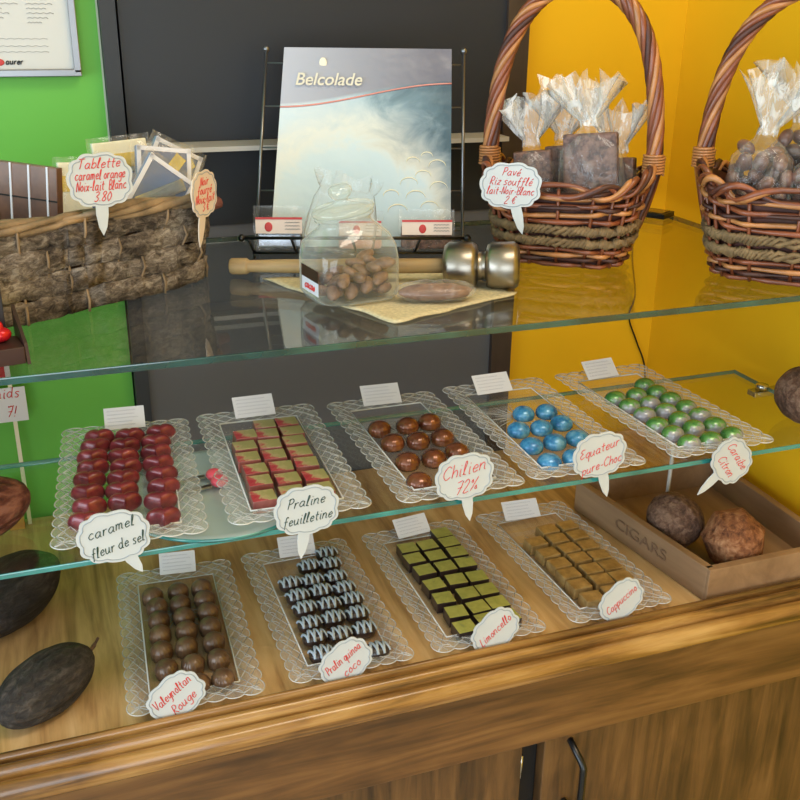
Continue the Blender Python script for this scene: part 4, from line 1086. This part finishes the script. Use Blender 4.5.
def poster_mat():
    t = NT('poster_print_glare'); tc = t.n('ShaderNodeTexCoord'); sx = t.n('ShaderNodeSeparateXYZ'); t.link(tc.outputs['Generated'], sx.inputs[0])
    x, z = sx.outputs[0], sx.outputs[2]
    nz = t.noise(tc.outputs['Generated'], 5, 5, .6, .6)
    line = t.math('ADD', t.math('MULTIPLY', t.math('SINE', t.math('SUBTRACT', t.math('MULTIPLY', x, 3.0), 1.5)), .062), .765)
    above = t.math('MULTIPLY', t.math('SUBTRACT', z, line), 60.0, True)
    topc = t.mix(t.math('MULTIPLY', x, 1.1, True), lin((182, 186, 200)), lin((104, 104, 118)))
    g = t.math('ADD', x, t.math('MULTIPLY', t.math('SUBTRACT', nz, .5), .55))
    low = t.ramp(g, [(.1, (206, 222, 230)), (.45, (172, 196, 208)), (.68, (112, 138, 152)), (.95, (62, 88, 102))])
    # pale cocoa heap; glare on the sheet is painted in as a cream glow
    dx = t.math('SUBTRACT', x, .42); dz = t.math('SUBTRACT', z, .12)
    rr = t.math('SQRT', t.math('ADD', t.math('MULTIPLY', t.math('MULTIPLY', dx, dx), 1.1), t.math('MULTIPLY', t.math('MULTIPLY', dz, dz), 1.25)))
    rr = t.math('ADD', rr, t.math('MULTIPLY', t.math('SUBTRACT', nz, .5), .35))
    heap = t.ramp(rr, [(.20, (188, 208, 218)), (.42, (200, 216, 222)), (.52, (226, 222, 208)), (.6, (214, 214, 208)), (.72, (190, 205, 214))])
    mask = t.ramp(rr, [(.46, (255, 255, 255)), (.76, (0, 0, 0))])
    c = t.mix(t.math('MULTIPLY', mask, .85), low, heap); c = t.mix(above, c, topc)
    p = t.bsdf(c, .28, 0, .5, .15)
    t.bump(p, t.noise(tc.outputs['Generated'], 6, 2), .25, .006)
    return t.done(p.outputs[0])
ps = thing('poster', 'pale blue printed poster with cream lettering leaning on the wire rack', 'poster', FL + v * .012, RZ)
Wp = .226; X0 = .032; Hp = .259
def pp(a, b, d=0.0):   # poster sheet coordinates
    s = .010 + b * Hp; xl = .0215 + s * .080; x = xl + a * (.2595 + s * .010 - xl)
    return Vector((x, .014 + s * math.sin(LEAN) - d + .003 * math.sin(a * 3.1) * (1 - b), s * math.cos(LEAN)))
m = MB(); rows = [[pp(i / 16, j / 16) for i in range(17)] for j in range(17)]; m.rings(rows, False); m.rings([[p + Vector((0, .0006, 0)) for p in r] for r in rows], False)
m.build('sheet', poster_mat(), ps)
m = MB(); pts = [pp(a / 20, .765 + .062 * math.sin(3.0 * a / 20 - 1.5), .0008) for a in range(21)]; m.tube(pts, .0011, 4); m.build('printed_curve', plain('coral_print', (226, 150, 140), .5), ps)
o = text_mesh('Belcolade', .0225, M['cream2'], 'printed_lettering', ps, pp(.075, .815, .0036), (R(90) - LEAN, 0, 0), .25, .0002, 'LEFT', .00025)
m = MB(); m.ellipsoid(pp(.235, .925, .001), (.0050, .0004, .0066), 16, 8); m.build('printed_mark', M['cream'], ps)
m = MB(); rg = random.Random(4)
for a, b, s in ((.70, .18, 1), (.80, .25, 1), (.88, .20, .9), (.76, .32, .9), (.93, .30, .9), (.84, .36, .8), (.92, .41, .9), (.78, .43, .7), (.66, .26, .8), (.86, .46, .6)):
    pts = [pp(a + .055 * s * math.cos(q), b + .035 * s * math.sin(q), .0008) for q in [math.pi * (1.05 - 1.05 * i / 10) for i in range(11)]]
    m.tube(pts, [.0002 + .0007 * math.sin(math.pi * i / 10) for i in range(11)], 4)
m.build('printed_beans', M['cream'], ps)

def sweet(label, x, w, h, lc):
    t = thing('sweet_packet', label, 'packet', FL + u * x + v * .005 + Vector((0, 0, .0105)), RZ, 'packets on the wire rack'); t.rotation_euler = (R(-6), 0, RZ)
    m = MB(); m.box((0, .010, h * .32), (w * .92, .016, h * .58), bevel=.004); m.build('contents', M[lc], t)
    m = MB(); n = 12
    for sg in (0, 1):
        m.rings([[Vector((-w / 2 + w * i / n, (.0005 if sg == 0 else .0195) + .0012 * math.sin(i * 1.9 + j * 2.3) + (0 if j < 5 else (.009 if sg == 0 else -.009)), h * j / 6)) for i in range(n + 1)] for j in range(7)], False)
    m.build('film', M['film'], t)
    m = MB(); m.box((0, -.0015, h * .56), (w * .90, .0012, h * .34)); lb = m.build('label_strip', M['label'], t)
    m = MB(); m.box((0, -.0024, h * .735), (w * .90, .0010, h * .05)); m.ellipsoid((-w * .08 if lc != 'silver' else -w * .2, -.0024, h * .54), (h * .09, .0006, h * .11), 14, 8); m.build('red_mark', M['redlogo'], lb)
    m = MB()
    for k in range(3): m.tube([(w * (.12 + .28 * i / 10), -.0024, h * (.64 - k * .075) + .0006 * (1 if i % 2 else -1)) for i in range(11)], .0004, 3)
    m.build('print', M['blackink'], lb)
sweet('clear packet with a white label at the left end of the wire rack', .036, .066, .056, 'silver')
sweet('pink sweet packet on the wire rack right behind the glass jar', .140, .060, .050, 'pinklabel')
sweet('clear packet with a red emblem at the right end of the wire rack', .226, .072, .052, 'c_bar')
bag('empty crumpled cellophane bag standing behind the jar in front of the poster', tuple(FL + u * .108 + v * -.040 + Vector((0, 0, .0100))), RZ, .090, .022, .085, .012, .022, (R(-8), R(10)), 31, soft=True)

# ---------------------------------------------------------------- jar of cocoa beans
JX, JY, JR = .3120, 1.0120, R(8)
jr = thing('glass_jar', 'glass storage jar with a round lid half full of cocoa beans', 'jar', (JX, JY, TOP + .0040), JR)
def jring(w, z, e, tilt=0., dx=0.):
    o = []
    for i in range(56):
        a = 2 * math.pi * i / 56
        p = Vector((math.copysign(abs(math.cos(a)) ** (2 / e), math.cos(a)) * w, math.copysign(abs(math.sin(a)) ** (2 / e), math.sin(a)) * w * .86, 0))
        if tilt: p = Matrix.Rotation(tilt, 3, 'Y') @ p
        o.append(p + Vector((dx, 0, z)))
    return o
TI = R(-9)
m = MB(); m.rings([jring(.036, .001, 3.2), jring(.0455, .002, 4), jring(.0490, .008, 4.5), jring(.0492, .045, 4.5), jring(.0475, .060, 4), jring(.0420, .071, 3, TI * .4), jring(.0340, .079, 2.4, TI * .8, -.003), jring(.0300, .083, 2, TI, -.004), jring(.0300, .090, 2, TI, -.005), jring(.0335, .0905, 2, TI, -.005), jring(.0335, .094, 2, TI, -.006), jring(.0285, .0945, 2, TI, -.006)], True, True, False)
m.build('body', M['jar'], jr)
m = MB(); rr = [(.0300, .0950), (.0345, .0955), (.0355, .0980), (.0345, .1005), (.0300, .1020), (.0220, .1035), (.0120, .1050), (.0075, .1070), (.0070, .1090), (.0110, .1120), (.0135, .1160), (.0130, .1205), (.0090, .1240), (.0010, .1250)]
m.rings([[q / Vector((1, 1, 1)).length * Vector((1, 1, 1)).length for q in jring(w, z, 2, TI, -.006 - (z - .094) * .16)] for w, z in rr]); m.build('lid', M['jar'], jr)
m = MB(); m.rings([[Vector((-.0498, -.030 + .045 * i / 8, z)) for i in range(9)] for z in (.012, .040)], False); m.build('label', M['paper'], jr)
m = MB(); m.box((-.0500, -.0075, .0335), (.0006, .045, .013)); m.build('dark_band', M['boxbrown'], jr)
m = MB(); letter(m, 'cacao', .0050, .0075, .019, lambda p: Vector((-.0502, -p[0], p[1])), .0007); m.build('lettering', M['redink'], jr)
def beanmesh():
    m = MB(); m.ellipsoid((0, 0, 0), (.0125, .0075, .0060), 14, 8, lambda d, th, ph: Vector((d.x, d.y + .18 * (1 - d.x * d.x) , d.z))); return m.mesh('cocoa_bean', M['c_bean'])
BEAN = beanmesh(); rg = random.Random(9); pts = []
for _ in range(6000):
    x, y = rg.uniform(-.035, .035), rg.uniform(-.028, .028); z = rg.uniform(.0095, .020 + .022 * (x + .035) / .07)
    if all((x - b[0]) ** 2 + (y - b[1]) ** 2 + ((z - b[2]) * 1.3) ** 2 > .0150 ** 2 for b in pts): pts.append((x, y, z))
c, s = math.cos(JR), math.sin(JR)
for x, y, z in pts:
    o = bpy.data.objects.new('cocoa_bean', BEAN); COL.objects.link(o); o.location = (JX + x * c - y * s, JY + x * s + y * c, TOP + .004 + z); o.rotation_euler = (rg.uniform(-.5, .5), rg.uniform(-.6, .6), rg.uniform(0, 6))
    tag_(o, 'dry brown cocoa bean inside the lidded glass jar', 'cocoa bean', 'cocoa beans in the jar')

# burlap mat
def quad_mat(pts):
    A, B, C, D = [Vector((p[0], p[1], 0)) for p in pts]; m = MB(); n = 20
    def at(i, j, dz):
        a, b = i / n, j / n; p = (A * (1 - a) + B * a) * (1 - b) + (D * (1 - a) + C * a) * b
        return p + Vector((.003 * math.sin(j * 1.1) * (1 if i in (0, n) else 0), .003 * math.sin(i * 1.3) * (1 if j in (0, n) else 0), TOP + .0006 + dz + .0006 * (1 + math.sin(i * .9 + j * .7))))
    t = [[at(i, j, .0016) for i in range(n + 1)] for j in range(n + 1)]; b = [[at(i, j, 0) for i in range(n + 1)] for j in range(n + 1)]
    vt = m.rings(t, False); vb = m.rings(b, False)
    for e in range(n):
        for q in ((vt[0][e], vt[0][e + 1], vb[0][e + 1], vb[0][e]), (vt[n][e], vt[n][e + 1], vb[n][e + 1], vb[n][e]), (vt[e][0], vt[e + 1][0], vb[e + 1][0], vb[e][0]), (vt[e][n], vt[e + 1][n], vb[e + 1][n], vb[e][n])): m.face(q)
    return m
tag_(quad_mat([(.238, 1.120), (.330, .908), (.502, .972), (.470, 1.085)]).build('burlap_mat', M['burlap']), 'beige burlap cloth lying under the jar and the hammer', 'cloth')

# hammer with wooden handle
h0 = Vector((.206, 1.150, TOP + .0125)); h1 = Vector((.508, .992, TOP + .0290)); dv = h1 - h0
hm = thing('hammer', 'steel double-drum hammer with a long wooden handle lying on the burlap', 'hammer', h0, rot=(0, -math.atan2(dv.z, math.hypot(dv.x, dv.y)), math.atan2(dv.y, dv.x)))
LH = dv.length
m = MB(); m.lathe([(.001, 0), (.0085, 0), (.0098, .002), (.0098, .020), (.0085, .022), (.0072, .0235), (.0080, .06), (.0088, .16), (.0086, LH - .085), (.001, LH - .084)], 20, 'x'); m.build('handle', M['handle_wood'], hm)
m = MB(); R0 = .0275
m.lathe([(.001, LH - .084), (.018, LH - .084), (R0 - .0035, LH - .0825), (R0, LH - .077), (R0, LH - .051), (R0 - .0035, LH - .0455), (.018, LH - .0445), (.0165, LH - .043), (.0165, LH - .036), (.018, LH - .0345), (R0 - .0035, LH - .0335), (R0, LH - .028), (R0, LH - .003), (R0 - .0035, LH + .0025), (.018, LH + .004), (.001, LH + .004)], 40, 'x'); m.build('head', M['steel'], hm)

# small bag of beans in front of the hammer
bg = thing('bean_bag', 'small clear sachet of cocoa nibs in front of the hammer on the burlap', 'bag', (.398, .968, TOP + .0032), R(-12))
m = MB(); m.ellipsoid((0, 0, .0115), (.046, .021, .0115), 28, 12, lambda d, th, ph: Vector((math.copysign(abs(d.x) ** .8, d.x), d.y * (1 + .06 * math.sin(th * 5)), max(-.95, d.z * (1 + .08 * math.sin(th * 7)))))); m.build('film', M['film'], bg)
m = MB(); m.ellipsoid((0, 0, .0105), (.041, .017, .0090), 28, 12, lambda d, th, ph: d * (1 + .05 * math.sin(th * 6 + ph * 4))); m.build('contents', M['c_bean'], bg)

# black-framed tile lying at the back right corner of the top glass
ph = thing('slate_tile', 'small black-framed slate lying at the back right of the top glass', 'slate', (.905, 1.325, TOP + .0006), R(-58))
m = MB(); m.box((0, 0, .004), (.074, .040, .008), bevel=.0012); m.build('frame', M['blackmetal'], ph)
m = MB(); m.box((0, 0, .0085), (.062, .030, .0012)); m.build('face', plain('amber_glass_face', (120, 96, 40), .15), ph)

# dark box with red sweets at the left edge
bx = thing('sweet_box', 'dark open box with red sweets at the left edge of the top glass', 'box', (-.080, .929, TOP), R(10))
m = MB(); m.box((-.008, .012, .032), (.092, .016, .064), bevel=.001); m.build('back_panel', M['navy'], bx)
m = MB(); m.box((0, -.016, .008), (.092, .038, .016), bevel=.001); m.build('tray', M['boxbrown'], bx)
m = MB(); m.prism([(-.052, 0), (.004, 0), (.004, .042), (-.045, .018)], .003, lambda p, d: Vector((.0465 + d, p[0] + .014, p[1]))); m.build('side_flap', M['boxbrown'], bx)
for x, lb in ((.030, 'right'), (.008, 'left')):
    m = MB(); m.ellipsoid((0, 0, .007), (.010, .009, .007), 14, 8); m.ellipsoid((0, 0, .013), (.004, .004, .007), 10, 6)
    o = m.build('foil_sweet', M['redfoil']); cc, ss = math.cos(R(10)), math.sin(R(10)); o.location = (-.080 + x * cc + .012 * ss, .929 + x * ss - .012 * cc, TOP + .0164)
    tag_(o, f'red foil sweet in the dark box at the left edge, {lb} one', 'sweet', 'red foil sweets')

# signs on a stake behind the counter at the left
sg = thing('stake_sign', 'white card with red handwriting on a stake behind the counter at left', 'sign', (-.070, 1.405, 0))
m = MB(); m.box((-.001, .003, .125), (.0055, .003, .25)); m.build('stake', M['creamcard'], sg)
m = MB(); m.box((-.0235, 0, .1955), (.083, .0015, .052)); m.build('card', M['paper'], sg)
m = MB(); letter(m, 'nids', .0085, -.006, .212, lambda p: Vector((p[0], -.0012, p[1])), .0007); letter(m, '...', .0080, -.003, .198, lambda p: Vector((p[0], -.0012, p[1])), .0008); letter(m, '7!', .0085, -.004, .183, lambda p: Vector((p[0], -.0012, p[1])), .0007); m.build('handwriting', M['redink'], sg)
m = MB(); m.box((-.033, -.002, .262), (.070, .0015, .052)); o = m.build('red_card', M['paper'], sg)
m = MB(); m.box((-.0365, -.0032, .262), (.063, .0010, .046)); m.build('red_panel', M['redfoil'], o)
m = MB(); m.box((0, 0, .035), (.022, .018, .07), bevel=.001); tag_(place(m.build('card_box', M['orange']), (-.089, 1.402, .0005)), 'narrow orange carton standing beside the stake at the back left', 'box')

# cord on the yellow wall
m = MB(); m.tube(spline([(.957, WY - .004, .40), (.960, WY - .004, .33), (.974, WY - .004, .26), (.966, WY - .004, .22), (.988, WY - .004, .17), (1.012, WY - .004, .115), (1.018, WY - .005, .02)], 6), .0016, 6)
tag_(m.build('power_cord', M['blackmetal']), 'thin dark cord hanging down the yellow wall behind the counter', 'cord')

# ---------------------------------------------------------------- light
def area(name, loc, target, sx, sy, power, col):
    l = bpy.data.lights.new(name, 'AREA'); l.shape = 'RECTANGLE'; l.size = sx; l.size_y = sy; l.energy = power; l.color = col
    o = bpy.data.objects.new(name, l); COL.objects.link(o); o.location = loc
    o.rotation_euler = (Vector(target) - Vector(loc)).to_track_quat('-Z', 'Y').to_euler(); return o
area('window_daylight', (XL + .02, -.35, .65), (2, -.35, .45), 2.6, 1.6, 60, (.72, .87, 1.0))
area('shop_window_daylight', (-.7, YF + .02, .6), (-.7, 3, .45), 2.3, 1.7, 42, (.80, .91, 1.0))
area('ceiling_lamp', (.62, .25, CEIL - .02), (.62, .25, 0), .7, .5, 10, (1.0, .88, .72))
w = bpy.data.worlds.new('daylight'); SC.world = w; w.use_nodes = True
w.node_tree.nodes['Background'].inputs[0].default_value = (.8, .9, 1, 1); w.node_tree.nodes['Background'].inputs[1].default_value = .9

# ---------------------------------------------------------------- camera
cd = bpy.data.cameras.new('camera'); cam = bpy.data.objects.new('camera', cd); COL.objects.link(cam)
pitch, yaw, roll, f = .3855, -.3544, .0137, 979.3044
cp, sp, cy, sy = math.cos(pitch), math.sin(pitch), math.cos(yaw), math.sin(yaw)
fw = Vector((-sy * cp, cy * cp, -sp)); rt = Vector((cy, sy, 0)); upv = rt.cross(fw)
r2 = rt * math.cos(roll) + upv * math.sin(roll); u2 = -rt * math.sin(roll) + upv * math.cos(roll)
cam.matrix_world = Matrix(((r2.x, u2.x, -fw.x, 0), (r2.y, u2.y, -fw.y, 0), (r2.z, u2.z, -fw.z, .7354), (0, 0, 0, 1)))
cd.sensor_width = 36; cd.lens = f / 800 * 36; cd.clip_start = .01
SC.camera = cam
SC.view_settings.view_transform = 'Standard'; SC.view_settings.look = 'None'; SC.view_settings.gamma = 1; SC.view_settings.exposure = 0.22
SC.view_settings.use_curve_mapping = False
SC.cycles.use_denoising = True
SC.cycles.transparent_max_bounces = 24; SC.cycles.max_bounces = 10; SC.cycles.diffuse_bounces = 4; SC.cycles.glossy_bounces = 4
SC.cycles.caustics_reflective = False; SC.cycles.caustics_refractive = False
